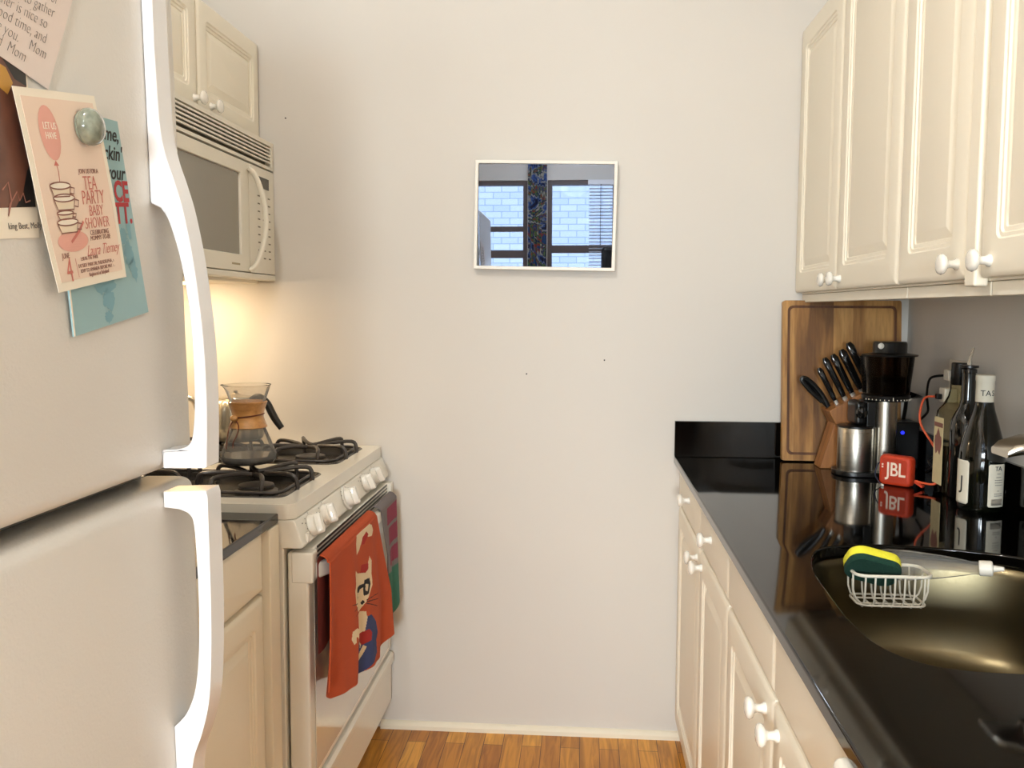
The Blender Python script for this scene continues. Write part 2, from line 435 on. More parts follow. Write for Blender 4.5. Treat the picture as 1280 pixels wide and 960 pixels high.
# building outside
bk = bpy.data.materials.new('white_painted_brick'); bk.use_nodes = True; nt = bk.node_tree; b = nt.nodes['Principled BSDF']
tc = nt.nodes.new('ShaderNodeTexCoord'); sp = nt.nodes.new('ShaderNodeSeparateXYZ'); cbn = nt.nodes.new('ShaderNodeCombineXYZ'); br = nt.nodes.new('ShaderNodeTexBrick')
nt.links.new(tc.outputs['Object'], sp.inputs[0]); nt.links.new(sp.outputs['X'], cbn.inputs[0]); nt.links.new(sp.outputs['Z'], cbn.inputs[1]); nt.links.new(cbn.outputs[0], br.inputs['Vector'])
br.inputs['Scale'].default_value = 1; br.inputs['Brick Width'].default_value = .17; br.inputs['Row Height'].default_value = .065; br.inputs['Mortar Size'].default_value = .004
br.inputs['Color1'].default_value = s2l((214, 228, 250)); br.inputs['Color2'].default_value = s2l((196, 214, 246)); br.inputs['Mortar'].default_value = s2l((158, 178, 206))
nt.links.new(br.outputs['Color'], b.inputs['Base Color']); b.inputs['Roughness'].default_value = .8
tag(box('brick_facade', (-5, -4.4, -3), (5, -4.2, 6), bk), 'pale painted brick building facade standing outside the rear windows', 'building')

# ------------------------------------------------------------------ cabinet parts
def panel_door(name, xs, y0, y1, z0, z1, sgn, parent, th=.019, knob=None, frame=.052, panel=True, m=None):
    """raised-panel front whose face looks along sgn*X at x = xs"""
    m = m or M['cab']
    mb = MB()
    def R(ins, dep, r): return [(xs - sgn*dep, a, b_) for a, b_ in rrect(y0+ins, y1-ins, z0+ins, z1-ins, r)]
    rs = [R(.0, th, .002), R(0, .008, .003), R(.0012, .0045, .003), R(.004, .0022, .003), R(.008, .0008, .003), R(.011, 0, .003)]
    if panel:
        f = frame
        rs += [R(f, 0, .014), R(f+.003, .0028, .012), R(f+.008, .0028, .01), R(f+.010, .0058, .008), R(f+.016, .0062, .006), R(f+.018, .0085, .004), R(f+.034, .003, .002), R(f+.036, .0025, .002)]
    mb.rings(rs)
    o = mb.build(name, m, parent, angle=25)
    if knob:
        kx = xs
        kb = MB(); kb.lathe([(.009, 0), (.009, .003), (.0065, .006), (.0058, .013), (.008, .017), (.0145, .020), (.0165, .0245), (.0145, .0285), (.009, .0305), (.001, .031)], (kx, knob[0], knob[1]), 'X' if sgn > 0 else '-X', 24)
        kb.build('knob', M['knob'], o, angle=60)
    return o

# upper right cabinets
ZU0, ZU1 = 1.264, 1.966
XU = .577
cabs = [
  ('tall white wall cabinet with two doors in the far right corner above the cutting board', 1.7445, 2.561, [(2.157, 2.559, (2.19, 1.288)), (1.7475, 2.152, (2.115, 1.288))]),
  ('narrow white wall cabinet with one door above the wine bottles', 1.395, 1.7425, [(1.437, 1.7395, (1.465, 1.288))]),
  ('near white wall cabinet above the sink, cut off by the right edge of the photo', .55, 1.393, [(.975, 1.389, (1.352, 1.288)), (.555, .971, (.6, 1.288))]),
]
for lab, y0, y1, doors in cabs:
    t = thing('wall_cabinet', lab, 'cabinet', (XR, (y0+y1)/2, ZU0), 'white wall cabinets over the right worktop')
    MB().box((XU+.020, y0, ZU0-.004), (XR-.001, y1, ZU1)).build('carcass', M['cab'], t, .002)
    box('bottom_rail', (XU+.022, y0+.001, ZU0-.026), (XU+.042, y1-.001, ZU0-.0045), M['cab'], t, .002)
    for a, b_, k in doors: panel_door('door', XU, a, b_, ZU0, ZU1, -1, t, knob=k)
    if y0 == 1.395: box('filler_strip', (XU-.002, 1.3975, ZU0-.012), (XU+.0195, 1.434, ZU1), M['cab'], t, .004)

# upper left cabinet over microwave
t = thing('wall_cabinet', 'short white wall cabinet with two doors above the microwave', 'cabinet', (XL, 2.1, 1.69))
box('carcass', (XL+.001, 1.74, 1.684), (-.945, 2.561, 1.962), M['cab'], t, .002)
panel_door('door', -.925, 2.149, 2.558, 1.688, 1.958, 1, t, knob=(2.215, 1.712), frame=.045)
panel_door('door', -.925, 1.742, 2.142, 1.688, 1.958, 1, t, knob=(2.12, 1.712), frame=.045)
t = thing('wall_cabinet', 'deep white wall cabinet above the fridge beside the short cabinet', 'cabinet', (XL, 1.3, 1.75))
box('carcass', (XL+.001, .9, 1.78), (-.945, 1.735, 1.962), M['cab'], t, .002)
panel_door('door', -.925, 1.32, 1.733, 1.782, 1.958, 1, t, frame=.04)
panel_door('door', -.925, .905, 1.316, 1.782, 1.958, 1, t, frame=.04)

# base cabinets right
XB = .272
TS = .020
def base_right(lab, y0, y1, fronts):
    t = thing('base_cabinet', lab, 'cabinet', (.6, (y0+y1)/2, ZF), 'white base cabinets under the right worktop')
    if y1 > 2: box('carcass', (XB+.020, y0, .035), (XR-.001, y1, ZT-TS-.001), M['cab'], t)
    else:   # sink base: open top
        mb = MB(); mb.box((XB+.020, y0, .035), (XR-.001, y1, .055)); mb.box((XB+.020, y0, .055), (XB+.036, y1, ZT-TS-.001)); mb.box((XR-.02, y0, .055), (XR-.001, y1, ZT-TS-.03))
        mb.box((XB+.036, y0, .055), (XR-.02, y0+.016, ZT-TS-.03)); mb.box((XB+.036, y1-.016, .055), (XR-.02, y1, ZT-TS-.03)); mb.build('carcass', M['cab'], t)
    box('toe_kick', (XB+.045, y0, ZF), (XB+.06, y1, .034), M['cab'], t)
    for a, b_, dk, kn in fronts:
        panel_door('drawer_front', XB, a, b_, .672, ZT-TS-.003, -1, t, knob=dk, panel=False)
        panel_door('door', XB, a, b_, .036, .664, -1, t, knob=kn, frame=.05)
    return t
base_right('white base cabinet with two drawers and two doors against the back wall', 1.676, 2.561,
           [(2.083, 2.552, (2.30, .732), (2.125, .632)), (1.68, 2.079, (1.90, .732), (2.04, .632))])
base_right('white sink base cabinet with two plain fronts and two doors below the sink', .895, 1.674,
           [(1.268, 1.672, None, (1.312, .632)), (.90, 1.264, None, (1.225, .632))])
t = thing('dishwasher', 'white appliance front with a proud top edge at the near end of the worktop', 'appliance', (.5, .6, ZF))
box('body', (XB+.02, .30, .03), (XR-.01, .893, ZT-TS-.002), M['appl'], t, .003)
box('door', (XB-.003, .302, .06), (XB+.0195, .890, ZT-TS-.09), M['appl'], t, .006)
box('control_panel', (.246, .302, ZT-TS-.088), (XB+.0195, .878, ZT-TS-.002), M['appl'], t, .010)
box('foot', (XB+.05, .33, ZF), (XB+.09, .37, .03), M['black'], t); box('foot', (XB+.05, .83, ZF), (XB+.09, .87, .03), M['black'], t)

# worktop right with sink cut-out
sink_pts = [(.361, 1.31), (.358, 1.20), (.366, 1.125), (.392, 1.075), (.436, 1.05), (.508, 1.044), (.62, 1.044), (.70, 1.055), (.76, 1.10), (.782, 1.2), (.785, 1.33), (.78, 1.43), (.765, 1.50), (.725, 1.555), (.65, 1.592), (.55, 1.612), (.46, 1.603), (.405, 1.565), (.375, 1.48), (.365, 1.40)]
sink_o = [(p.x, p.y) for p in catmull([Vector((a, b_, 0)) for a, b_ in sink_pts], 4, True)]
XW = .257
t = thing('worktop', 'long black polished stone worktop along the right wall with reflections', 'worktop', (.57, 1.4, ZT-TS))
wt = MB(); wt.prism([(XW, .30), (XR-.001, .30), (XR-.001, 2.561), (XW, 2.561)], lambda a, b_, d: (a, b_, d), ZT-TS, ZT, holes=[sink_o])
wt.build('slab', M['granite'], t, .0035, 3)
bs = MB(); bs.box((XW, 2.547, ZT+.0005), (.8725, 2.5615, ZT+.101)); bs.box((.8735, .30, ZT+.0005), (XR-.001, 2.5615, ZT+.101))
bs.build('splashback', M['granite'], t, .0015, 2)

# sink bowl
cx = sum(p[0] for p in sink_o)/len(sink_o); cy = sum(p[1] for p in sink_o)/len(sink_o)
def off(o_, z):  # scale outline inward about its centre by o_ metres
    out = []
    for a, b_ in sink_o:
        dx, dy = a-cx, b_-cy; L_ = math.hypot(dx, dy); k = (L_-o_)/L_
        out.append((cx+dx*k, cy+dy*k, z))
    return out
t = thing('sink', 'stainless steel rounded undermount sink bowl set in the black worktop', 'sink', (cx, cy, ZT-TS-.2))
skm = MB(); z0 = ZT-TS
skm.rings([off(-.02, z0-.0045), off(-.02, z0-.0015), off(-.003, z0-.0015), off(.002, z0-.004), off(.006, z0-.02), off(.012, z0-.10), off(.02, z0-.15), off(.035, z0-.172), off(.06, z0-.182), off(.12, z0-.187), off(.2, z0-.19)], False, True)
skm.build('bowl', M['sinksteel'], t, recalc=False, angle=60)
MB().lathe([(.001, .003), (.02, .003), (.04, .005), (.043, .004), (.043, 0)], (cx+.02, cy, z0-.1895)).build('drain', M['chrome'], t)
# faucet
t = thing('faucet', 'satin nickel flat spout reaching over the sink from the right edge', 'faucet', (.828, 1.35, ZT))
MB().lathe([(.03, 0), (.03, .006), (.022, .012), (.020, .10), (.019, .20), (.012, .213), (.001, .216)], (.828, 1.35, ZT+.0005)).build('body', M['nickel'], t)
fa = MB()
prof = [(.830, 1.016, .024, .012), (.75, 1.026, .030, .012), (.69, 1.028, .034, .011), (.64, 1.025, .034, .010), (.612, 1.018, .031, .008), (.602, 1.012, .027, .005)]
fa.rings([[(x, 1.35+a, z+b_) for a, b_ in rrect(-w, w, -h_, h_, min(w, h_)*.8)] for x, z, w, h_ in prof])
fa.build('spout', M['nickel'], t)
MB().lathe([(.011, 0), (.012, .004), (.012, .018)], (.66, 1.35, .998)).build('aerator', M['chrome'], t)

# ------------------------------------------------------------------ mirror on back wall
TLp, TRp, BRp, BLp = Vector((-.307, 0, 1.6295)), Vector((.088, 0, 1.6235)), Vector((.083, 0, 1.3195)), Vector((-.309, 0, 1.3285))
cen = (TLp+TRp+BRp+BLp)/4
t = thing('mirror', 'small white-framed mirror hung slightly crooked on the back wall reflecting bright windows', 'mirror', (cen.x, D-.012, cen.z-.152))
t_mirror = t; ang = math.radians(-1.0); Wm, Hm = .393, .300
def mp_(a, b_, d):
    return (cen.x + a*math.cos(ang) - b_*math.sin(ang), D - .011 - d, cen.z + a*math.sin(ang) + b_*math.cos(ang))
def rect(w, h): return [(-w/2, -h/2), (w/2, -h/2), (w/2, h/2), (-w/2, h/2)]
MB().prism(rect(Wm, Hm), mp_, .0, .022, holes=[rect(Wm-.018, Hm-.018)]).build('frame', M['white'], t, .0012)
MB().prism(rect(Wm-.019, Hm-.019), mp_, .004, .014).build('glass', M['mirror'], t, smooth=False)
for x, z, lb in ((-.162, 1.033, 'tiny dark nail low and left of centre on the back wall under the mirror'), (.058, 1.074, 'tiny dark nail in the back wall below the right edge of the mirror'), (-.852, 1.755, 'tiny dark nail in the back wall beside the short wall cabinet')):
    n_ = MB().lathe([(.0022, 0), (.0022, .0015), (.0012, .0022), (.0001, .0024)], (x, D, z), '-Y', 12).build('wall_nail', M['iron']); tag(n_, lb, 'nail', 'nails in the back wall')
MB().box((cen.x-.01, D-.0155, cen.z+.09), (cen.x+.01, D-.0003, cen.z+.11)).build('hanging_hook', M['iron'], t_mirror)
# ------------------------------------------------------------------ cutting board
t = thing('cutting_board', 'large rectangular wooden cutting board leaning upright in the far right corner', 'cutting board', (.705, 2.49, ZT))
bw, bh, bt = .3135, .437, .02
tilt = math.radians(5.0)
mtx = Matrix.Translation((.5418, 2.5125, ZT+.0022)) @ Matrix.Rotation(-tilt, 4, 'X')
def bd(a, b_, d): return (a, -d, b_)
ob = rrect(0, bw, 0, bh, .006); gi = rrect(.012, bw-.012, .016, bh-.014, .014); gj = rrect(.019, bw-.019, .023, bh-.021, .010)
mb = MB(); mb.prism(ob, bd, -.0, bt, holes=[gi]); mb.xf(mtx); mb.build('rim', M['board'], t, smooth=False)
mb = MB(); mb.prism(gi, bd, 0, bt-.003, holes=[gj]); mb.xf(mtx); mb.build('juice_groove', M['groove'], t, smooth=False)
mb = MB(); mb.prism(gj, bd, 0, bt); mb.xf(mtx); mb.build('face', M['board'], t, smooth=False)
# ------------------------------------------------------------------ knife block with knives
t = thing('knife_block', 'slanted brown wooden knife block standing behind the steel cup', 'knife block', (.68, 2.42, ZT))
def kb_(a, b_, d): return (a, d, b_)
Y0, Y1 = 2.385, 2.467
body = [(.634, .956), (.721, 1.007), (.765, .925), (.765, .8045), (.715, .8045)]
MB().prism(body, kb_, Y0, Y1).build('body', M['block'], t, .003)
leg = [(.652, .924), (.690, .890), (.660, .8045), (.618, .8045)]
MB().prism(leg, kb_, Y0+.008, Y1-.008).build('prop_leg', M['block'], t, .002)
ka = Vector((-.465, 0, .885)).normalized()
hnd = [(.655, 2.41, .983, .094, .0075), (.677, 2.41, .993, .113, .0085), (.697, 2.41, 1.003, .112, .0092), (.719, 2.41, 1.014, .114, .0102), (.739, 2.41, 1.028, .119, .0100)]
labs = ['black-handled knife with the shortest handle in the block, second slot from the left',
        'black-handled knife in the block, third slot from the left',
        'black-handled knife in the middle of the block, fourth slot from the left',
        'long black-handled knife in the block, second slot from the right',
        'largest black-handled knife in the block, beside the coffee grinder']
for (x, y, z, Lh, r), lb in zip(hnd, labs):
    base = Vector((x, y, z))
    k = thing('kitchen_knife', lb, 'knife', tuple(base), 'knives in the knife block')
    pts = [base + ka*(s*Lh) for s in (0, .1, .35, .65, .9, 1.0)]
    rad = [.72, .85, .95, 1.0, 1.08, .6]
    mb = MB()
    xx = Vector((.885, 0, .465)); yy = Vector((0, 1, 0))
    mb.rings([[tuple(p + xx*a + yy*b_) for a, b_ in rrect(-r*q, r*q, -r*q*.7, r*q*.7, r*q*.6)] for p, q in zip(pts, rad)])
    mb.build('handle', M['blackgloss'], k)
    MB().rings([[tuple(base + ka*s + xx*a + yy*b_) for a, b_ in rrect(-r*.75, r*.75, -.005, .005, .002)] for s in (-.020, -.0005)]).build('bolster', M['steel'], k)
k = thing('scissors', 'black plastic scissor handles at the left end of the knife block', 'scissors', (.637, 2.41, .965))
sa = Vector((-.62, 0, .785)).normalized(); b0 = Vector((.637, 2.405, .966))
sx_ = Vector((.83, 0, .56))
mb = MB(); mb.tube([b0, b0+sa*.035+sx_*.006, b0+sa*.075+sx_*.004, b0+sa*.098-sx_*.004, b0+sa*.092-sx_*.012, b0+sa*.055-sx_*.010, b0+sa*.02-sx_*.004], .0065, 10, smooth=4)
mb.build('handle', M['black'], k)
MB().tube([b0, b0+sa*.03+Vector((0, .016, 0)), b0+sa*.07+Vector((0, .016, 0))+sx_*.002, b0+sa*.092-sx_*.006+Vector((0, .016, 0)), b0+sa*.06-sx_*.010+Vector((0, .016, 0)), b0+sa*.015], .006, 10, smooth=4).build('handle', M['black'], k)

# ------------------------------------------------------------------ coffee grinder
gx, gy = .7575, 2.33
t = thing('coffee_grinder', 'black and steel coffee grinder with smoked hopper on the worktop', 'coffee grinder', (gx, gy, ZT))
MB().prism(rrect(.632, .800, 2.268, 2.380, .045), lambda a, b_, d: (a, b_, d), ZT+.0005, ZT+.013).build('base', M['black'], t, .003)
MB().prism(rrect(.724, .782, 2.290, 2.370, .028, 8), lambda a, b_, d: (a, b_, d), ZT+.0135, ZT+.187).build('steel_column', M['steel'], t)
MB().box((.702, 2.294, ZT+.0135), (.7235, 2.366, ZT+.187)).build('rear_housing', M['black'], t, .003, 2)
MB().box((.674, 2.292, ZT+.127), (.7015, 2.368, ZT+.187)).build('grinding_head', M['black'], t, .010, 4)
mb = MB(); mb.lathe([(.050, .1875), (.056, .190), (.058, .201), (.054, .203)], (gx, gy, ZT), n=48); mb.build('grind_dial', M['black'], t)
mb = MB()
for k_ in range(15):
    a = -PI/2 - 1.2 + k_*.17; h_ = .008 if k_ == 7 else .003
    mb.box((gx+.0585*math.cos(a)-.0008, gy+.0585*math.sin(a)-.0008, ZT+.191), (gx+.0585*math.cos(a)+.0008, gy+.0585*math.sin(a)+.0008, ZT+.191+h_))
mb.build('dial_marks', M['label'], t)
mb = MB(); mb.lathe([(.0555, .204), (.0575, .23), (.0645, .299), (.0625, .299), (.0555, .23), (.053, .207)], (gx, gy, ZT), n=48, cap0=False, cap1=False); mb.build('hopper', M['smoke'], t)
MB().lathe([(.051, .206), (.054, .232), (.045, .246), (.001, .250)], (gx, gy, ZT), n=32).build('coffee_beans', mat('coffee_beans', (34, 20, 12), .5, bump=1, bscale=200), t)
MB().lathe([(.0655, .2992), (.0665, .303), (.042, .307), (.0405, .309), (.0405, .330), (.038, .335), (.001, .336)], (gx+.006, gy, ZT), n=48).build('lid', M['black'], t, angle=50)
MB().lathe([(.007, 0), (.0075, .002), (.005, .004), (.001, .005)], (gx-.026, gy-.030, ZT+.325), '-Y', 16).build('lid_button', M['whiteplastic'], t)
MB().lathe([(.014, 0), (.015, .004), (.012, .010), (.001, .012)], (.688, 2.2915, ZT+.160), '-Y', 24).build('timer_knob', M['blackgloss'], t)
t = thing('steel_cup', 'brushed stainless steel cup under the coffee grinder head', 'cup', (.682, 2.318, ZT+.014))
MB().lathe([(.043, 0), (.043, .004), (.0435, .006), (.0435, .105), (.0425, .107), (.0415, .105), (.0415, .006)], (.684, 2.318, ZT+.0135), n=48, cap1=False).build('wall', M['steel'], t)
MB().lathe([(.0405, .106), (.0455, .1075), (.0455, .111), (.040, .1125), (.001, .1125)], (.684, 2.318, ZT+.0135), n=48).build('rim', M['black'], t)

# glossy bowl/ladle behind grinder
t = thing('black_saucer', 'shiny black dish tilted behind the coffee grinder against the wall', 'dish', (.845, 2.43, .96))
mb = MB(); mb.lathe([(.001, -.008), (.02, -.006), (.036, .003), (.040, .008), (.037, .008), (.02, -.002), (.001, -.004)], (0, 0, 0), n=32)
mb.xf(Matrix.Translation((.846, 2.44, .998)) @ Matrix.Rotation(math.radians(20), 4, 'Y')); mb.build('dish', M['blackgloss'], t)
MB().tube([(.846, 2.44, .989), (.850, 2.455, .96), (.850, 2.475, .90), (.85, 2.478, ZT+.004)], .005, 8, smooth=4).build('stem', M['black'], t)
# router with blue light
t = thing('router', 'black box with a glowing blue light behind the red speaker', 'router', (.85, 2.28, ZT))
box('case', (.802, 2.392, ZT+.001), (.868, 2.465, ZT+.125), M['black'], t, .006)
MB().lathe([(.0045, 0), (.0045, .002)], (.823, 2.3915, ZT+.098), '-Y', 12).build('status_light', M['blueled'], t)
cb_ = MB(); cb_.tube([(.845, 2.24, ZT+.06), (.83, 2.225, ZT+.05), (.85, 2.215, ZT+.02), (.86, 2.24, ZT+.006)], .003, 8, smooth=6)
cb_.tube([(.85, 2.24, ZT+.09), (.855, 2.22, ZT+.08), (.84, 2.20, ZT+.03), (.85, 2.19, ZT+.006)], .003, 8, smooth=6)
cb_.tube([(.835, 2.243, ZT+.035), (.82, 2.21, ZT+.03), (.845, 2.2, ZT+.055), (.862, 2.235, ZT+.06)], .003, 8, smooth=6)
tag(cb_.build('cable_bundle', M['black']), 'tangle of thin black cables in front of the router', 'cable')

# outlet, plug, charger, cables
t = thing('wall_outlet', 'pale electrical outlet plate on the right wall behind the bottles', 'outlet', (XR, 2.2, 1.04))
box('cover_plate', (XR-.006, 2.155, .98), (XR-.0005, 2.255, 1.10), M['whiteplastic'], t, .002)
box('socket', (XR-.008, 2.185, 1.05), (XR-.0062, 2.225, 1.08), M['whiteplastic'], t, .001)
box('socket', (XR-.008, 2.185, 1.00), (XR-.0062, 2.225, 1.03), M['whiteplastic'], t, .001)
t = thing('charger', 'small white charger block plugged in with an orange cable', 'charger', (.86, 2.205, 1.012))
box('block', (.845, 2.188, 1.0), (XR-.0085, 2.222, 1.035), M['whiteplastic'], t, .004)
box('cable_plug', (.832, 2.198, 1.008), (.8445, 2.212, 1.020), M['black'], t, .002)
t = thing('power_cord', 'black power cord arching from the grinder to the outlet', 'cord', (.86, 2.3, 1.0))
MB().tube([(.868, 2.40, ZT+.13), (.872, 2.36, .96), (.862, 2.335, .985), (.850, 2.31, 1.01), (.842, 2.27, 1.052), (.858, 2.225, 1.063)], .003, 8, smooth=8).build('cord', M['black'], t)
box('plug', (.853, 2.190, 1.052), (XR-.0085, 2.222, 1.078), M['whiteplastic'], t, .004)

# ------------------------------------------------------------------ speaker
A = Vector((.7025, 2.192, ZT)); B = Vector((.757, 2.140, ZT))
ux = (B-A).normalized(); nz = Vector((0, 0, 1)); nrm = ux.cross(nz).normalized()  # towards camera
if nrm.y > 0: nrm = -nrm
ctr = (A+B)/2 - nrm*.016
t = thing('bluetooth_speaker', 'small red-orange portable speaker with white block letters on its front', 'speaker', tuple(ctr))
W_, Hs, Ds = (B-A).length, .0712, .0316
def spk(a, b_, d): p = ctr + ux*a + nz*(b_+.001) + nrm*d; return tuple(p)
mb = MB()
mb.rings([[spk(a, b_+Hs/2, d) for a, b_ in rrect(-W_/2+i, W_/2-i, -Hs/2+i, Hs/2-i, .010)] for d, i in ((-Ds/2, .004), (-Ds/2+.003, .001), (-Ds/2+.008, 0), (Ds/2-.008, 0), (Ds/2-.003, .001), (Ds/2, .004))])
mb.build('body', M['jbl'], t, angle=60)
MB().rings([[spk(a, b_+Hs/2, d) for a, b_ in rrect(-W_/2+i, W_/2-i, -Hs/2+i, Hs/2-i, .006)] for d, i in ((Ds/2-.001, .007), (Ds/2+.0004, .008))]).build('grille', M['jblface'], t)
text_mesh('JBL', .045, basis(spk(.004, .037, Ds/2+.0006), ux, nz, nrm), 'logo', M['jbltext'], t, sx=.82, offset=.0006, spacing=.95)
mb = MB(); mb.box((-.0300, .0465, 0), (-.0260, .0505, .0006)); mb.box((-.0300, .0405, 0), (-.0260, .0445, .0006))
mb.xf(basis(spk(0, 0, Ds/2+.0004), ux, nz, nrm)); mb.build('logo_mark', M['jbltext'], t)
fl = MB(); fl.box((W_/2, .014, -.006), (W_/2+.022, .020, .006)); fl.xf(basis(spk(0, .006, 0), ux, nz, nrm) @ Matrix.Rotation(-.5, 4, 'Z') @ Matrix.Translation((-.004, .012, 0))); fl.build('port_flap', M['jbl'], t, .001)
MB().tube([spk(-W_/2+.002, .052, -.006), spk(-W_/2-.009, .045, 0), spk(-W_/2-.010, .022, .012), spk(-W_/2+.006, .008, .026), spk(-W_/2+.016, .0015, .032)], .0016, 8, smooth=8).build('wrist_loop', mat('dark_blue_cord', (30, 34, 54), .6), t)
box('loop_tip', spk(-W_/2+.013, -.0005, .031), spk(-W_/2+.024, .004, .036), M['white'], t, .001)
pp = spk(W_/2+.002, .016, 0)
tag(MB().tube([(pp[0]+.002, pp[1]-.002, pp[2]), (.80, 2.115, ZT+.016), (.822, 2.13, ZT+.030), (.8345, 2.15, ZT+.055), (.825, 2.19, .90), (.806, 2.225, .95), (.812, 2.225, 1.005), (.830, 2.207, 1.014)], .0026, 8, smooth=10).build('charging_cable', M['orangecord']), 'orange charging cable looping from the red speaker up to the charger', 'cable')

# ------------------------------------------------------------------ bottles
def label_patch(parent, c, r, a0, a1, z0, z1, m, name='label', n=14, rc=0):
    mb = MB(); rs = []
    for z, ins in (((z0, rc), (z0+rc, 0), (z1-rc, 0), (z1, rc)) if rc else ((z0, 0), (z1, 0))):
        da = ins/r
        rs.append([(c[0]+r*math.cos(a0+da+(a1-a0-2*da)*i/n), c[1]+r*math.sin(a0+da+(a1-a0-2*da)*i/n), z) for i in range(n+1)])
    mb.rings(rs, False, False, closed=False)
    o = mb.build(name, m, parent)
    s = o.modifiers.new('solid', 'SOLIDIFY'); s.thickness = .0004; s.offset = 1
    return o
def rays(c, r):  # nothing pixel-bound: angles are measured round the bottle axis, -90 deg faces the viewer's end of the room
    return None
# wine bottle
wc = (.824, 1.925)
t = thing('wine_bottle', 'dark green wine bottle with pale capsule and white label reading J, nearest of the bottles', 'bottle', (wc[0], wc[1], ZT))
MB().lathe([(.030, .002), (.040, 0.0), (.0428, .004), (.0437, .012), (.0437, .106), (.0423, .126), (.0360, .154), (.028, .183), (.0205, .208), (.0172, .226), (.0165, .272), (.015, .274)], (wc[0], wc[1], ZT+.0008), n=56).build('glass', M['wineglass'], t, angle=60)
MB().lathe([(.0173, .224), (.0175, .226), (.0173, .267), (.0185, .269), (.0185, .279), (.0167, .2805), (.001, .2805)], (wc[0], wc[1], ZT+.0008), n=40).build('capsule', M['label'], t)
view = math.atan2(-wc[1], -wc[0])   # direction from bottle towards the aisle end
label_patch(t, wc, .0441, view-math.radians(92), view-math.radians(30), ZT+.016, ZT+.106, M['label'], 'front_label', rc=.004)
label_patch(t, wc, .0441, view+math.radians(18), view+math.radians(72), ZT+.014, ZT+.102, M['label'], 'back_label', rc=.003)
def round_text(txt, size, c, r, ang, z, m, parent, name, **kw):
    o = Vector((c[0]+r*math.cos(ang), c[1]+r*math.sin(ang), z)); n_ = Vector((math.cos(ang), math.sin(ang), 0)); xx = Vector((-math.sin(ang), math.cos(ang), 0))
    return text_mesh(txt, size, basis(o, xx, (0, 0, 1), n_), name, m, parent, **kw)
round_text('J', .040, wc, .0447, view-math.radians(52), ZT+.058, M['ink'], t, 'lettering')
round_text('TA', .013, wc, .0447, view+math.radians(44), ZT+.093, M['ink'], t, 'lettering')
mb = MB()
for z, w in ((.082, .010), (.075, .014), (.069, .022), (.064, .022), (.059, .020), (.047, .005), (.041, .022), (.037, .022)):
    for q in range(6):
        a = view+math.radians(45)+(q-2.5)/6*w/.05; a2 = a+.8*w/.05/6
        mb.poly([(wc[0]+.0448*math.cos(s_), wc[1]+.0448*math.sin(s_), ZT+z+e) for s_, e in ((a, 0), (a2, 0), (a2, .0014), (a, .0014))])
mb.build('fine_print', M['greyink'], t, recalc=False)
label_patch(t, wc, .0447, view+math.radians(27), view+math.radians(62), ZT+.018, ZT+.031, mat('label_grey_box', (150, 142, 128), .7), 'print_box')
round_text('TA', .0165, wc, .0178, view+math.radians(6), ZT+.244, M['ink'], t, 'lettering', sx=.95)
round_text('S', .0165, wc, .0178, view+math.radians(56), ZT+.244, M['ink'], t, 'lettering', sx=.8)
# dark bottle with pourer
bc = (.842, 2.04)
t = thing('oil_bottle', 'tall dark bottle with a metal pouring spout behind the wine bottle', 'bottle', (bc[0], bc[1], ZT))
MB().lathe([(.030, 0), (.0335, .004), (.0335, .158), (.032, .172), (.024, .190), (.017, .203), (.0145, .218), (.0140, .276), (.016, .277), (.016, .285), (.012, .286)], (bc[0]-.004, bc[1], ZT+.0008), n=40).build('glass', M['blackgloss'], t, angle=60)
MB().lathe([(.011, .2865), (.019, .288), (.019, .293), (.010, .294), (.001, .294)], (bc[0]-.004, bc[1], ZT+.0008), n=30).build('stopper', M['black'], t)
MB().tube([(bc[0]-.004, bc[1], ZT+.293), (bc[0]-.003, bc[1], ZT+.308), (bc[0]+.002, bc[1]-.004, ZT+.333)], lambda q: .0055-.003*q, 10).build('pour_spout', M['nickel'], t)
# clear bottle with black cap
cc = (.8545, 2.105)
t = thing('liquor_bottle', 'clear glass bottle with black cap, half full of dark liquid', 'bottle', (cc[0], cc[1], ZT))
sh = [(.0, .034), (.003, .0365), (.165, .0365), (.185, .034), (.202, .027), (.220, .0175), (.236, .0135), (.262, .0135)]
cen_ = (cc[0]-.016, cc[1])
MB().rings([[(cen_[0]+a, cen_[1]+b_, ZT+z+.0008) for a, b_ in rrect(-w*.92, w*.92, -w*.92, w*.92, w*(.35 if w > .03 else .9), 5)] for z, w in sh]).build('glass', M['oliveglass'], t, angle=60)
MB().rings([[(cen_[0]+a, cen_[1]+b_, ZT+z) for a, b_ in rrect(-w, w, -w, w, w*.35)] for z, w in ((.005, .031), (.110, .031))]).build('liquid', M['balsamic'], t)
MB().lathe([(.0162, .246), (.0175, .248), (.0175, .294), (.016, .296), (.001, .296)], (cen_[0]+.006, cen_[1], ZT), n=30).build('cap', M['black'], t)
lb = MB(); lb.box((cen_[0]-.0348, cen_[1]-.026, ZT+.02), (cen_[0]-.0342, cen_[1]+.026, ZT+.172)); lb.build('side_label', mat('aged_label', (222, 206, 160), .7, var=.12, vscale=40), t)
lm = MB()
lm.box((cen_[0]-.0353, cen_[1]-.024, ZT+.150), (cen_[0]-.0349, cen_[1]+.024, ZT+.160))
lm.poly([(cen_[0]-.0352, cen_[1]+.02*math.cos(q), ZT+.115+.026*math.sin(q)*(1+.3*math.sin(5*q))) for q in [i*PI/10 for i in range(20)]])
lm.build('label_print', M['browntext'], t, recalc=False)

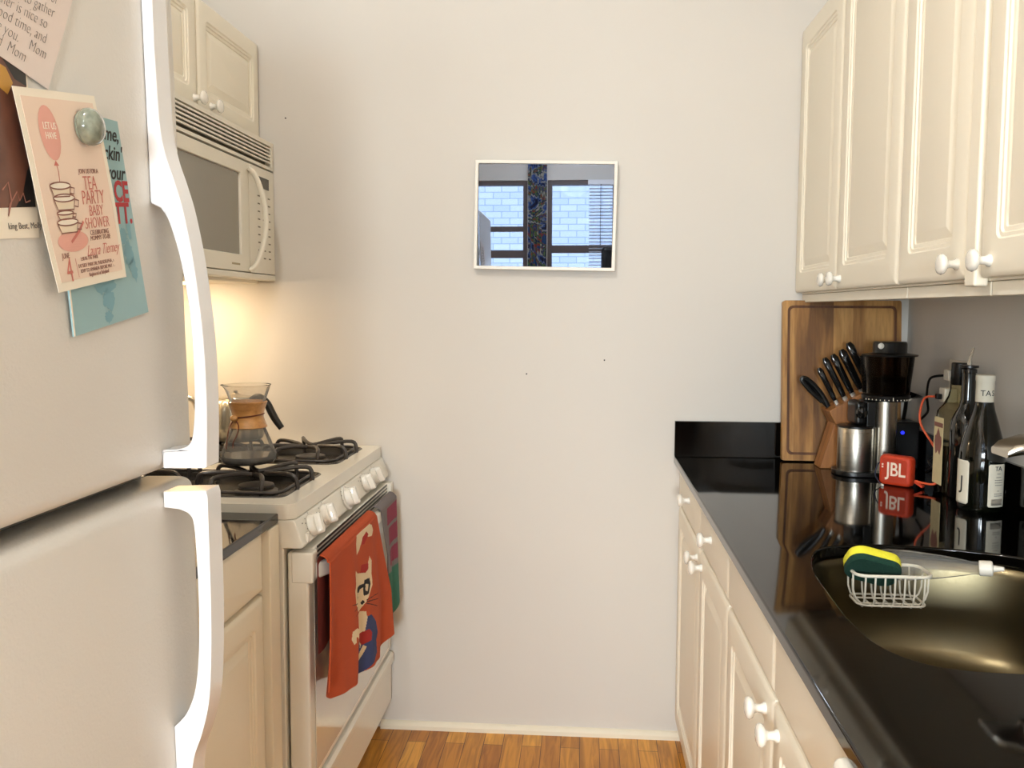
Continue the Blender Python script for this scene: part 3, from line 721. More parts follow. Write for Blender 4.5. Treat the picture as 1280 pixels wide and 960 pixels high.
# ------------------------------------------------------------------ sponge basket, sponge, squeeze bottle
zr = .7835
t = thing('sponge_caddy', 'white wire sponge basket fixed to the far wall of the sink', 'basket', (.505, 1.525, zr-.06))
x0, x1, y0, y1 = .449, .571, 1.487, 1.560
def loop(x0, x1, y0, y1, z, r): return [(a, b_, z) for a, b_ in rrect(x0, x1, y0, y1, r, 5)]
MB().tube(loop(x0, x1, y0, y1, zr, .018), .0028, 8, closed=True).build('rim_wire', M['whitewire'], t)
mb = MB(); zb = zr-.055
mb.tube(loop(x0+.006, x1-.006, y0+.006, y1-.004, zb+.004, .016), .0018, 8, closed=True)
for i in range(7):
    x = x0+.014+i*(x1-x0-.028)/6
    mb.tube([(x, y0, zr), (x, y0+.001, zr-.03), (x, y0+.005, zb+.01), (x, y0+.014, zb), (x, y1-.014, zb), (x, y1-.005, zb+.01), (x, y1-.001, zr-.03), (x, y1, zr)], .0016, 8)
for y in (y0+.022, y1-.022):
    mb.tube([(x0, y, zr), (x0+.001, y, zr-.03), (x0+.005, y, zb+.012), (x0+.014, y, zb+.003), (x1-.014, y, zb+.003), (x1-.005, y, zb+.012), (x1-.001, y, zr-.03), (x1, y, zr)], .0016, 8)
mb.build('wires', M['whitewire'], t)
for x in (.485, .54):
    MB().lathe([(.006, 0), (.006, .012), (.017, .018), (.018, .022)], (x, 1.5635, zr-.02), 'Y', 20).build('suction_cup', M['clearbottle'], t)
t = thing('sponge', 'yellow sponge with a dark green scouring side resting on the wire basket', 'sponge', (.474, 1.51, zr))
c0 = Vector((.483, 1.520, .789)); rot = Matrix.Translation(c0) @ Matrix.Rotation(math.radians(14), 4, 'Y') @ Matrix.Rotation(math.radians(-52), 4, 'X')
def oval(w, d, z, k=.75): return [(a, b_, z) for a, b_ in rrect(-w/2, w/2, -d/2, d/2, d*.5*k, 6)]
MB().rings([oval(.086, .058, .0005), oval(.088, .060, .004), oval(.088, .060, .013), oval(.085, .057, .017)]).xf(rot).build('foam', M['sponge'], t)
MB().rings([oval(.084, .056, -.011), oval(.087, .059, -.008), oval(.087, .059, 0.0)]).xf(rot).build('scouring_pad', M['scour'], t)
t = thing('squeeze_bottle', 'clear plastic squeeze bottle with white nozzle lying across the wire basket', 'bottle', (.57, 1.53, .75))
p0 = Vector((.507, 1.552, .786)); p1 = Vector((.655, 1.492, .800)); ax = (p1-p0).normalized()
q = ax.to_track_quat('Z', 'Y').to_matrix().to_4x4(); mt = Matrix.Translation(p0) @ q
Lb = (p1-p0).length
MB().lathe([(.020, .0), (.0255, .003), (.0265, .01), (.025, .045), (.0195, .09), (.0135, .125), (.0105, Lb-.022), (.0105, Lb-.012)], n=30).xf(mt).build('body', M['clearbottle'], t)
MB().lathe([(.0105, Lb-.012), (.0125, Lb-.011), (.0125, Lb+.006), (.011, Lb+.008), (.0055, Lb+.009), (.0035, Lb+.024), (.001, Lb+.025)], n=24).xf(mt).build('nozzle_cap', M['whiteplastic'], t)

# ------------------------------------------------------------------ left base cabinet and counter
XLf = -.622
t = thing('base_cabinet', 'white base cabinet with one drawer and one door between the fridge and the range', 'cabinet', (-.9, 1.42, ZF))
box('carcass', (XL+.001, 1.13, .035), (XLf-.020, 1.752, ZT-TS-.001), M['cab'], t)
box('toe_kick', (XLf-.075, 1.13, ZF), (XLf-.06, 1.752, .034), M['cab'], t)
panel_door('drawer_front', XLf, 1.135, 1.694, .662, ZT-TS-.002, 1, t, knob=(1.415, .724), panel=False)
panel_door('door', XLf, 1.135, 1.694, .036, .654, 1, t, frame=.05, knob=(1.18, .60))
box('filler_panel', (XLf-.019, 1.698, .036), (XLf+.012, 1.7525, ZT-TS-.001), M['cab'], t, .003)
t = thing('worktop', 'short black worktop beside the range reflecting the coffee maker', 'worktop', (-.93, 1.44, ZT-TS))
box('slab', (XL+.001, 1.105, ZT-TS), (-.611, 1.7535, ZT), M['granite'], t, .003)
box('splashback', (XL+.001, 1.105, ZT+.0005), (XL+.018, 1.7535, ZT+.1), M['granite'], t, .0015)

# ------------------------------------------------------------------ range
YS0, YS1 = 1.757, 2.558
t = thing('gas_range', 'white gas range with five knobs and black grates on the left', 'range', (-.9, 2.16, ZF))
box('body', (XL+.012, YS0+.004, -.01), (-.605, YS1-.004, .788), M['applmat'], t, .003)
for x in (-1.2, -.68):
    for y in (YS0+.03, YS1-.07): box('foot', (x, y, ZF), (x+.04, y+.04, -.0105), M['black'], t)
# cooktop with two recessed wells
wells = [rrect(-1.13, -.622, 1.815, 2.115, .03, 5), rrect(-1.13, -.622, 2.225, 2.518, .03, 5)]
mb = MB(); mb.prism(rrect(XL+.012, -.580, YS0, YS1, .022, 5), lambda a, b_, d: (a, b_, d), .7895, .821, holes=wells)
mb.build('cooktop', M['appl'], t, .005, 4)
for w in wells:
    cxw = sum(p[0] for p in w)/len(w); cyw = sum(p[1] for p in w)/len(w)
    rs = []
    for o_, z in ((-.0, .8205), (.002, .8235), (.004, .8235), (.006, .820), (.014, .800), (.03, .798)):
        rs.append([(cxw+(a-cxw)*(1-o_/.25), cyw+(b_-cyw)*(1-o_/.15), z) for a, b_ in w])
    MB().rings(rs, False, True).build('burner_well', M['pan'], t, recalc=False)
burn = [(-.735, 1.965), (-1.0, 1.965), (-.735, 2.372), (-1.0, 2.372)]
for bx, by in burn:
    b_o = MB().lathe([(.046, 0), (.048, .008), (.040, .012), (.040, .016)], (bx, by, .7985), n=40).build('burner', mat('burner_alu', (120, 112, 104), .4, metal=.8) if 'burner_alu' not in bpy.data.materials else bpy.data.materials['burner_alu'], t)
    MB().lathe([(.038, .0165), (.040, .0175), (.039, .0215), (.034, .023), (.001, .0235)], (bx, by, .7985), n=36).build('burner_cap', M['iron'], b_o)
# hairpin grates
for yc in (1.965, 2.372):
    g = MB()
    zt, zb_ = .852, .808
    for bx in (-.735, -1.0):
        for ang_ in (0, PI/2, PI, 3*PI/2):
            def P(r, s, z): return (bx + r*math.cos(ang_) - s*math.sin(ang_), yc + r*math.sin(ang_) + s*math.cos(ang_), z)
            lo = .112 if ang_ in (0, PI) else .118
            g.tube([P(lo, -.055, zb_), P(lo, -.055, zt-.014), P(lo-.012, -.053, zt), P(.055, -.030, zt-.001), P(.022, 0, zt-.006), P(.055, .030, zt-.001), P(lo-.012, .053, zt), P(lo, .055, zt-.014), P(lo, .055, zb_)], .0052, 8, smooth=3)
    g.tube([(a, b_, .826) for a, b_ in rrect(-1.112, -.637, yc-.125, yc+.125, .03, 4)], .004, 8, closed=True)
    g.build('grate', M['iron'], t)
# control panel
mb = MB(); mb.prism([(-.655, .7885), (-.583, .7885), (-.578, .784), (-.561, .735), (-.566, .730), (-.655, .730)], lambda a, b_, d: (a, d, b_), YS0+.001, YS1-.001)
cp = mb.build('control_panel', M['applmat'], t, .003)
nx = Vector((.945, 0, .327)).normalized(); nt_ = Vector((-.327, 0, .945)).normalized()
ky = [1.835, 1.935, 2.115, 2.30, 2.405]
for i, y in enumerate(ky):
    c_ = Vector((-.5695, y, .760)) + nx*.001
    big = i == 2
    R_ = basis(c_, (0, 1, 0), nt_, nx)
    mb = MB()
    if big: mb.lathe([(.030, 0), (.030, .003), (.027, .005), (.001, .005)], n=36)
    mb.lathe([(.0235, 0), (.0235, .006), (.021, .011), (.0195, .013), (.001, .013)], (0, 0, .005 if big else 0), n=36)
    z_ = .018 if big else .013
    kn = MB(); 
    mb.rings([[(a, b_, z) for a, b_ in rrect(-w, w, -h_, h_, w*.9)] for z, w, h_ in ((z_-.004, .0085, .0225), (z_+.010, .0075, .0215), (z_+.012, .006, .020))])
    mb.xf(R_ @ Matrix.Rotation(.12*(i-2), 4, 'Z')); mb.build('knob', M['knob'], cp)
mk = MB()
for i, y in enumerate(ky):
    for q_, (dy, dz, w) in enumerate(((-.031, .012, .005), (-.031, 0, .004), (-.026, .021, .005), (0, .0275, .003), (-.048, .016, .006))):
        if i == 2 and q_ == 4: continue
        c_ = Vector((-.5695, y+dy, .760)) + nt_*dz + nx*.0022
        mk.poly([tuple(c_ + Vector((0, a*w, 0)) + nt_*b_) for a, b_ in ((-.5, -.0012), (.5, -.0012), (.5, .0012), (-.5, .0012))])
mk.build('panel_markings', M['greyink'], cp, recalc=False)
box('rocker_switch', (-.5655, 1.782, .737), (-.5595, 1.793, .757), M['knob'], cp, .001)
# oven door
XD = -.556
od = MB().box((-.600, YS0+.012, .222), (XD, YS1-.010, .719)).build('oven_door', M['applmat'], t, .005, 4)
MB().box((XD+.0005, YS0+.045, .24), (XD+.002, YS1-.045, .660)).build('door_glass', M['ovenglass'], od, .0008)
mb = MB()
for z in (.6845, .694, .7035, .713):
    mb.box((XD-.001, YS0+.075, z), (XD+.0008, YS1-.05, z+.0045))
mb.build('vent_slots', M['black'], od)
mb = MB()
yA, yB = YS0+.012, YS1-.010
def hp(x, z): return (x, z)
# bar
pts = []
sec = [(yA+.020, XD+.003), (yA+.032, XD+.012), (yA+.055, XD+.022), (yA+.085, XD+.026), (yB-.085, XD+.026), (yB-.055, XD+.022), (yB-.032, XD+.012), (yB-.020, XD+.003)]
mb.rings([[(x+a, y, .676+b_) for a, b_ in rrect(-.009, .009, -.017, .017, .008)] for y, x in sec])
mb.box((XD-.036, yA-.0015, .655), (XD+.010, yA+.034, .7195)); mb.box((XD-.036, yB-.034, .655), (XD+.010, yB+.0015, .7195))
mb.build('handle', M['appl'], od, .004, 3)
# drawer
dr = MB(); dr.prism([(-.600, .060), (XD-.006, .060), (XD, .068), (XD, .178), (XD+.008, .186), (XD+.008, .206), (XD+.002, .214), (-.600, .214)], lambda a, b_, d: (a, d, b_), YS0+.012, YS1-.010)
dr.build('storage_drawer', M['applmat'], t, .002)
box('kick_plate', (-.66, YS0+.02, ZF+.001), (-.62, YS1-.02, .055), M['black'], t)

# ------------------------------------------------------------------ towels
def inpoly(p, poly):
    x, y = p; c = False; n = len(poly)
    for i in range(n):
        x1, y1 = poly[i]; x2, y2 = poly[i-1]
        if (y1 > y) != (y2 > y) and x < (x2-x1)*(y-y1)/(y2-y1)+x1: c = not c
    return c
def at_x(u, v, X):
    d = fw + cr*((u-640)/F) - cu*((v-480)/F); s_ = X/d.x
    return (d.y*s_, H + d.z*s_)
XT = -.5135
PX = lambda pts: [at_x(u, v, XT) for u, v in pts]
def disc(u, v, ru, rv, n=16): return [(u+ru*math.cos(2*PI*i/n), v+rv*math.sin(2*PI*i/n)) for i in range(n)]
pat = [  # later entries lie over earlier ones; outlines of the printed cat
 (1, PX([(447,668),(452,659),(459,655),(465,656),(467,663),(464,670),(459,671),(458,664),(454,674),(450,689),(447,694),(446,680)])),
 (3, PX([(454,672),(458,664),(460,668),(456,680),(453,681)])),
 (1, PX([(443,718),(444,714),(449,717),(455,716),(459,708),(461,695),(463,700),(463,716),(464,730),(461,742),(458,752),(452,764),(446,768),(442,756),(441,740),(443,730)])),
 (3, PX([(452,716),(453,706),(460,704),(460,711),(457,716)])),
 (5, PX([(445,748),(446,738),(451,732),(458,728),(459,731),(452,737),(450,746),(447,752)])),
 (1, PX([(447,747),(448,741),(451,741),(450,746)])),
 (5, PX([(455,738),(456,725),(461,722),(462,730),(460,742),(456,745)])),
 (1, PX([(457,738),(457,730),(460,730),(459,739)])),
 (5, PX([(453,754),(455,750),(457,752),(455,756)])),
 (4, PX([(450,772),(453,764),(458,767),(458,773),(454,780)])),
 (1, PX([(437,800),(438,790),(442,785),(447,788),(449,797),(449,812),(450,830),(450,846),(447,848),(446,832),(445,812),(444,798),(441,796),(441,803),(439,806)])),
 (2, PX([(456,772),(462,768),(467,776),(469,790),(467,800),(468,815),(462,828),(455,840),(449,850),(448,838),(451,826),(451,806),(453,790),(450,784)])),
 (1, PX([(449,772),(453,764),(458,764),(459,772),(458,782),(456,800),(454,810),(453,800),(452,786)])),
 (3, PX([(453,792),(460,786),(462,790),(461,800),(455,806),(453,802)])),
 (1, PX([(452,822),(456,806),(458,808),(455,820),(453,826)])),
]
whisk = [((458,752),(470,748)),((458,754),(469,757)),((458,750),(470,741)),((447,756),(440,764)),((447,758),(441,771)),((446,754),(438,757))]
for (a, b_) in whisk:
    pat.append((5, PX([(a[0], a[1]-.6), (b_[0], b_[1]-.4), (b_[0], b_[1]+.4), (a[0], a[1]+.6)])))
t = thing('dish_towel', 'orange dish towel printed with a cat wearing glasses, hanging on the oven handle', 'towel', (-.52, 2.1, .33))
NU, NV = 190, 230
yl0, yr0 = 1.775, 2.255
def lerp(a, b_, s_): return a+(b_-a)*s_
def zbot(s_):
    k = [(0, .445), (.12, .400), (.35, .370), (.6, .350), (.8, .330), (1, .345)]
    for (a, za), (b_, zb2) in zip(k[:-1], k[1:]):
        if s_ <= b_: 
            f_ = (s_-a)/(b_-a); return lerp(za, zb2, f_)
    return k[-1][1]
mb = MB(); bm = mb.bm; grid = []
for j in range(NV+1):
    row = []; tt_ = j/NV
    for i in range(NU+1):
        s_ = i/NU
        zt_ = .7075
        yl = lerp(1.785, 1.728, tt_); yr = lerp(2.20, 2.335, min(1, tt_*1.5))
        y = lerp(yl, yr, s_)
        if tt_ < .05:
            a = tt_/.05*PI/2
            x = -.5225 - .0145 + .0165*math.sin(a); z = .696 + .0125*math.cos(a) 
        else:
            f_ = (tt_-.05)/.95
            z = lerp(.696, zbot(s_), f_)
            x = -.5205 + .004*f_ + (.0075*f_+.0015)*math.sin(s_*17+1.2+f_*1.5) + .004*f_*math.sin(s_*31+2) + .003
        row.append(bm.verts.new((x, y, z)))
    grid.append(row)
for j in range(NV):
    for i in range(NU):
        f_ = bm.faces.new((grid[j][i], grid[j][i+1], grid[j+1][i+1], grid[j+1][i]))
        c_ = f_.calc_center_median(); mi = 0
        for k_, pl in (pat if c_.z < .695 else ()):
            if inpoly((c_.y, c_.z), pl): mi = k_
        f_.material_index = mi
o = mb.build('front_flap', [M['orange'], M['t_cream'], M['t_blue'], M['t_red'], M['t_green'], M['t_black']], t, angle=80)
s_ = o.modifiers.new('solid', 'SOLIDIFY'); s_.thickness = .003; s_.offset = -1
mb = MB(); grid = []
for j in range(41):
    row = []; f_ = j/40
    for i in range(61):
        u_ = i/60; y = lerp(1.785, 2.20, u_)
        if j < 5:
            a = (j/5)*PI/2; x = -.5365 - .0028*math.sin(a)*2; z = .7085 - .010*(1-math.cos(a))
        else:
            g_ = (j-5)/35; x = -.5425 + .0025*math.sin(u_*20); z = lerp(.699, .50, g_)
        row.append(mb.bm.verts.new((x, y, z)))
    grid.append(row)
for j in range(40):
    for i in range(60): mb.bm.faces.new((grid[j][i], grid[j][i+1], grid[j+1][i+1], grid[j+1][i]))
o = mb.build('back_flap', mat('towel_back_maroon', (150, 70, 56), .95), t, angle=80)

t = thing('dish_towel', 'grey, maroon and green dish towel hanging at the far end of the oven handle', 'towel', (-.52, 2.42, .4))
mb = MB(); grid = []
for j in range(101):
    row = []; tt_ = j/100
    for i in range(41):
        u_ = i/40; y = lerp(lerp(2.262, 2.345, min(1, tt_*2)), lerp(2.455, 2.478, tt_), u_)
        if tt_ < .05: a = tt_/.05*PI/2; x = -.537 + .0165*math.sin(a); z = .696 + .0125*math.cos(a)
        else:
            f_ = (tt_-.05)/.95; z = lerp(.696, .40-.03*math.sin(u_*PI), f_); x = -.5195 + .006*f_*math.sin(u_*9) + .002
        row.append(mb.bm.verts.new((x, y, z)))
    grid.append(row)
for j in range(100):
    for i in range(40):
        f_ = mb.bm.faces.new((grid[j][i], grid[j][i+1], grid[j+1][i+1], grid[j+1][i])); c_ = f_.calc_center_median()
        v = (c_.z-.37)/.34; u_ = (c_.y-2.3)/.17; mi = 0
        if v < .40: mi = 2
        elif .45 < v < .58 and .35 < u_ < .95: mi = 1
        elif .62 < v < .76 and .3 < u_ < .95: mi = 1
        elif .79 < v < .93 and .2 < u_ < .95: mi = 1
        f_.material_index = mi
o = mb.build('front_flap', [M['t_grey'], M['t_maroon'], M['t_teal']], t, angle=80)
s_ = o.modifiers.new('solid', 'SOLIDIFY'); s_.thickness = .003; s_.offset = -1

# ------------------------------------------------------------------ microwave
XM = -.888; YM0, YM1, ZM0, ZM1 = 1.765, 2.559, 1.298, 1.682
t = thing('microwave', 'cream over-the-range microwave with a curved handle under the short cabinet', 'microwave', (-1.07, 2.16, ZM0))
box('body', (XL+.001, YM0, ZM0), (XM-.030, YM1, ZM1), M['mw'], t, .004)
# grille with slats
gr = MB(); gr.box((XM-.0295, YM0, 1.604), (XM-.018, YM1, ZM1)); gr.build('grille_back', M['mwdark'], t)
gs = MB()
gs.box((XM-.0175, YM0, 1.604), (XM, YM1, 1.612)); gs.box((XM-.0175, YM0, 1.670), (XM, YM1, ZM1)); gs.box((XM-.0175, YM1-.022, 1.612), (XM, YM1, 1.670)); gs.box((XM-.0175, YM0, 1.612), (XM, YM0+.02, 1.670))
for k_ in range(5):
    z = 1.6215+k_*.0098
    gs.prism([(XM-.0172, z+.0045), (XM-.001, z+.0005), (XM-.001, z+.0052), (XM-.0172, z+.0092)], lambda a, b_, d: (a, d, b_), YM0+.02, YM1-.022)
gs.build('vent_grille', M['mw'], t, smooth=False)
yd = 2.362
d_ = MB(); d_.prism([(YM0, ZM0+.014), (yd, ZM0+.014), (yd, 1.599), (YM0, 1.599)], lambda a, b_, d: (d, a, b_), XM-.0295, XM, holes=[[(1.86, 1.355), (2.305, 1.355), (2.305, 1.565), (1.86, 1.565)]])
dr = d_.build('door', M['mw'], t, .003)
box('window', (XM-.012, 1.861, 1.356), (XM-.006, 2.304, 1.564), M['mwwin'], dr)
mb = MB(); mb.tube([(XM+.001, yd-.008, 1.585), (XM+.018, yd+.002, 1.565), (XM+.034, yd+.012, 1.51), (XM+.040, yd+.016, 1.45), (XM+.034, yd+.012, 1.39), (XM+.018, yd+.002, 1.335), (XM+.001, yd-.008, 1.315)], .010, 12, smooth=6, flat=.7)
mb.build('handle', M['mw'], dr)
cpn = MB().prism(rrect(yd+.003, YM1, ZM0+.014, 1.599, .003), lambda a, b_, d: (d, a, b_), XM-.0295, XM-.001).build('control_panel', M['mw'], t, .002)
box('display', (XM-.0008, 2.43, 1.545), (XM+.0006, 2.515, 1.575), M['screendark'], cpn)
mk = MB()
for r_ in range(9):
    for c_ in range(3):
        if r_ == 4 and c_ == 1: continue
        y = 2.425+c_*.040; z = 1.52-r_*.021
        mk.poly([(XM+.0003, y, z), (XM+.0003, y+.018, z), (XM+.0003, y+.018, z+.0035), (XM+.0003, y, z+.0035)])
mk.build('keypad_marks', mat('keypad_print', (120, 108, 84), .6), cpn, recalc=False)
mk = MB(); mk.poly([(XM+.0006, 2.235, 1.327), (XM+.0006, 2.29, 1.327), (XM+.0006, 2.29, 1.332), (XM+.0006, 2.235, 1.332)]); mk.build('badge', mat('badge_print', (170, 156, 124), .6), dr, recalc=False)
box('bottom_trim', (XM-.0295, YM0, ZM0-.004), (XM+.001, YM1, ZM0+.012), M['mw'], t, .004)
box('underside_plate', (XL+.02, YM0+.02, ZM0-.012), (XM-.045, YM1-.02, ZM0-.0005), M['cab'], t, .003)
box('lamp_lens', (XL+.10, 2.30, ZM0-.018), (XL+.18, 2.42, ZM0-.0125), M['hoodlens'], t, .002)
mb = MB()
for y in (1.9, 2.02, 2.2): mb.lathe([(.004, 0), (.004, .003)], (XM-.06, y, ZM0-.0155), n=12)
mb.build('screws', M['black'], t)

# ------------------------------------------------------------------ coffee maker
cxm, cym, czm = -.772, 2.02, .8585
t = thing('pour_over_coffee_maker', 'hourglass glass coffee maker with wooden collar and leather tie on the stove grate', 'coffee maker', (cxm, cym, czm))
g = MB(); g.lathe([(.001, .0), (.045, .0), (.058, .004), (.0635, .013), (.0625, .022), (.054, .045), (.044, .070), (.036, .088), (.0315, .100), (.0310, .108), (.034, .125), (.042, .150), (.0475, .166)], (cxm, cym, czm), n=48, cap0=True, cap1=False)
top = []
for j, (r, z) in enumerate(((.0475, .166), (.0505, .176), (.0525, .182))):
    ring = []
    for i in range(48):
        a = 2*PI*i/48; e = max(0, math.cos(a-PI))**14*.010*(j/2)
        ring.append((cxm+(r+e)*math.cos(a), cym+(r+e)*math.sin(a), czm+z-e*.1))
    top.append(ring)
g.rings(top, False, False)
g.build('glass_body', M['glassbody'], t, angle=80, recalc=True)
MB().tube([p for p in top[-1]], .0011, 6, closed=True).build('glass_rim', M['glass'], t)
MB().lathe([(.050, .0025), (.060, .009), (.0618, .013), (.0605, .019), (.001, .019)], (cxm, cym, czm), n=40).build('coffee', M['coffee'], t)
MB().lathe([(.0405, .083), (.0435, .085), (.0385, .098), (.0345, .110), (.0385, .126), (.0445, .143), (.0420, .1445), (.036, .127), (.0325, .110), (.036, .097), (.0405, .083)], (cxm, cym, czm), n=48, cap0=False, cap1=False).build('wooden_collar', M['collar'], t)
ti = MB(); ti.tube([(cxm+.0362*math.cos(a), cym+.0362*math.sin(a), czm+.111+.004*math.cos(a-.2)) for a in [i*2*PI/30 for i in range(30)]], .0016, 8, closed=True)
bd0 = Vector((cxm-.018, cym-.0365, czm+.106))
ti.tube([bd0, bd0+Vector((-.010, -.006, -.020)), bd0+Vector((-.012, -.016, -.050)), bd0+Vector((-.012, -.022, -.066))], .0014, 8, smooth=5)
ti.tube([bd0, bd0+Vector((.012, -.006, -.014)), bd0+Vector((.010, -.014, -.036)), bd0+Vector((.004, -.019, -.050)), bd0+Vector((.004, -.022, -.063))], .0014, 8, smooth=5)
ti.build('leather_tie', M['leather'], t)
mb = MB(); mb.lathe([(.001, -.0085), (.005, -.007), (.0085, 0), (.005, .007), (.001, .0085)], tuple(bd0+Vector((0, -.003, .002))), 'X', 20); mb.build('wooden_bead', M['collar'], t, angle=90)

# kettle behind
kx_, ky_, kz_ = -.945, 2.385, .8585
t = thing('kettle', 'steel kettle with a black curved handle behind the glass coffee maker', 'kettle', (kx_, ky_, kz_))
mb = MB(); rs = []
for r, z in ((.055, 0), (.068, .003), (.073, .015), (.0735, .05), (.070, .085), (.060, .105), (.046, .114)):
    rs.append([(kx_+r*(1+.018*math.cos(18*a))*math.cos(a), ky_+r*(1+.018*math.cos(18*a))*math.sin(a), kz_+z) for a in [2*PI*i/144 for i in range(144)]])
mb.rings(rs); mb.build('body', mat('smoky_ribbed_steel', (176, 168, 150), .34, metal=.85), t, angle=60)
MB().lathe([(.0455, .1145), (.044, .118), (.015, .123), (.006, .128), (.006, .134), (.001, .136)], (kx_, ky_, kz_), n=32).build('lid', M['steel'], t)
MB().tube([(kx_+.046, ky_-.01, kz_+.112), (kx_+.070, ky_-.015, kz_+.120), (kx_+.093, ky_-.02, kz_+.105), (kx_+.106, ky_-.02, kz_+.080), (kx_+.118, ky_-.02, kz_+.058), (kx_+.134, ky_-.02, kz_+.035)], lambda q: .0065+.004*math.sin(q*PI*.85), 12, smooth=5).build('handle', M['black'], t)
MB().tube([(kx_-.068, ky_, kz_+.04), (kx_-.095, ky_, kz_+.055), (kx_-.115, ky_, kz_+.10), (kx_-.135, ky_, kz_+.115)], lambda q: .012-.006*q, 12, smooth=5).build('spout', M['steel'], t)

# ------------------------------------------------------------------ fridge (leans back very slightly)
FX, FZ = -.478, 1.02
lean = math.radians(-1.1)
FM = Matrix.Translation((FX, 0, FZ)) @ Matrix.Rotation(lean, 4, 'Y')   # local: x out of the door, y world, z up from the gap
FY0, FY1 = .335, 1.075
zfl = ZF - FZ
t = thing('fridge', 'large white top-freezer fridge with long curved handles in the left foreground', 'refrigerator', (-.87, .7, ZF))
mb = MB(); mb.box((-.74, FY0+.003, zfl+.035), (-.072, FY1-.003, .66)); mb.xf(FM); mb.build('cabinet', M['fridge'], t, .006)
mb = MB(); mb.box((-.0715, FY0+.015, zfl+.1), (-.064, FY1-.015, .655)); mb.xf(FM); mb.build('gasket', M['gasket'], t)
for x in (-.70, -.14):
    for y in (FY0+.03, FY1-.08):
        box('foot', (FX+x, y, ZF), (FX+x+.05, y+.05, ZF+.034 if x > -.5 else ZF+.022), M['black'], t)
def fdoor(z0, z1, name):
    mb = MB()
    def R(ins, dep): return [tuple(FM @ Vector((-dep, a, b_))) for a, b_ in rrect(FY0+ins, FY1-ins, z0+ins, z1-ins, max(.004, .012-ins), 3)]
    prof = [(.004, .0635), (0, .058), (0, .022)] + [(.022*(1-math.cos(a)) if False else .020*(1-math.sin(a)), .020*(1-math.cos(PI/2-a)) ) for a in []]
    k = 7
    for i in range(1, k+1):
        a = i/k*PI/2
        prof.append((.018*(1-math.cos(a)), .018*(1-math.sin(a)) + 0.0))
    mb.rings([R(i, d) for i, d in prof]); return mb.build(name, M['fridge'], t, angle=50)
fz = fdoor(.008, .665, 'freezer_door')
fr_ = fdoor(zfl+.09, -.010, 'fridge_door')
# handles: side outline in (x out, z), extruded across y
def handle(profile_out, profile_in, y0, y1, parent, holes=None):
    mb = MB()
    poly = profile_out + profile_in[::-1]
    mb.prism(poly, lambda a, b_, d: tuple(FM @ Vector((a, d, b_))), y0, y1)
    return mb.build('handle', M['handle'], parent, .0045, 4)
def cm(pts, k=5): return [(p.x, p.y) for p in catmull([Vector((a, b_, 0)) for a, b_ in pts], k)]
# freezer handle: long flat trim above, grip bowing outward, foot at the gap
out = [(.013, .64)] + cm([(.013, .48), (.015, .40), (.020, .365), (.029, .335), (.038, .30), (.0475, .24), (.0545, .16), (.055, .08), (.052, .013)])
inn = [(.0005, .64), (.0005, .312)] + cm([(.012, .306), (.021, .290), (.0325, .245), (.0405, .18), (.0415, .10), (.038, .056), (.032, .040), (.020, .035)]) + [(.0005, .034), (.0005, .013)]
handle(out, inn, .985, 1.022, fz)
out = [(.0005, -.014)] + [(.050, -.013), (.052, -.02)] + cm([(.0515, -.08), (.0505, -.15), (.048, -.21), (.043, -.262), (.033, -.30), (.022, -.33), (.016, -.37)]) + [(.013, -.75)]
inn = [(.0005, -.032), (.018, -.034)] + cm([(.028, -.038), (.034, -.048), (.036, -.08), (.0365, -.14), (.034, -.20), (.028, -.245), (.018, -.272), (.008, -.285)]) + [(.0005, -.292), (.0005, -.75)]
handle(out, inn, .985, 1.022, fr_)

# ------------------------------------------------------------------ papers on the freezer door
def fpt(u, v, dx=0.0):
    """point of the freezer-door plane (shared by the papers stuck to it)"""
    Mi = FM.inverted(); o_ = Mi @ Vector((0, 0, H)); d_ = (Mi.to_3x3() @ (fw + cr*((u-640)/F) - cu*((v-480)/F)))
    s_ = (dx - o_.x)/d_.x; p = o_ + d_*s_
    return (p.y, p.z)
def quad_card(name, label, cat, corners, lay, m, th=.0004, group=None, curl=None):
    """corners TL,TR,BR,BL in door coordinates (y,z); lay = distance off the door"""
    TL, TR, BR, BL = [Vector((a, b_, 0)) for a, b_ in corners]
    c_ = (TL+TR+BR+BL)/4
    t = thing(name, label, cat, tuple(FM @ Vector((lay, BL.x, BL.y))), group)
    def S(a, b_, d=0):   # a right, b up in 0..1
        p = (BL*(1-a)+BR*a)*(1-b_) + (TL*(1-a)+TR*a)*b_
        e = curl(a, b_) if curl else 0
        return tuple(FM @ Vector((lay+d+e, p.x, p.y)))
    return t, S
def sheet(S, name, m, parent, poly=None, n=14, d0=0.0, d1=.0005, a0=0, a1=1, b0=0, b1=1):
    mb = MB()
    g0 = [[mb.bm.verts.new(S(lerp(a0, a1, i/n), lerp(b0, b1, j/n), d1)) for i in range(n+1)] for j in range(n+1)]
    for j in range(n):
        for i in range(n): mb.bm.faces.new((g0[j][i], g0[j][i+1], g0[j+1][i+1], g0[j+1][i]))
    g1 = [[mb.bm.verts.new(S(lerp(a0, a1, i/n), lerp(b0, b1, j/n), d0)) for i in range(n+1)] for j in range(n+1)]
    for j in range(n):
        for i in range(n): mb.bm.faces.new((g1[j][i], g1[j+1][i], g1[j+1][i+1], g1[j][i+1]))
    for seq0, seq1 in (((g0[0]), (g1[0])), ((g0[n]), (g1[n])), ([r[0] for r in g0], [r[0] for r in g1]), ([r[n] for r in g0], [r[n] for r in g1])):
        for i in range(n): mb.bm.faces.new((seq0[i], seq0[i+1], seq1[i+1], seq1[i]))
    return mb.build(name, m, parent)
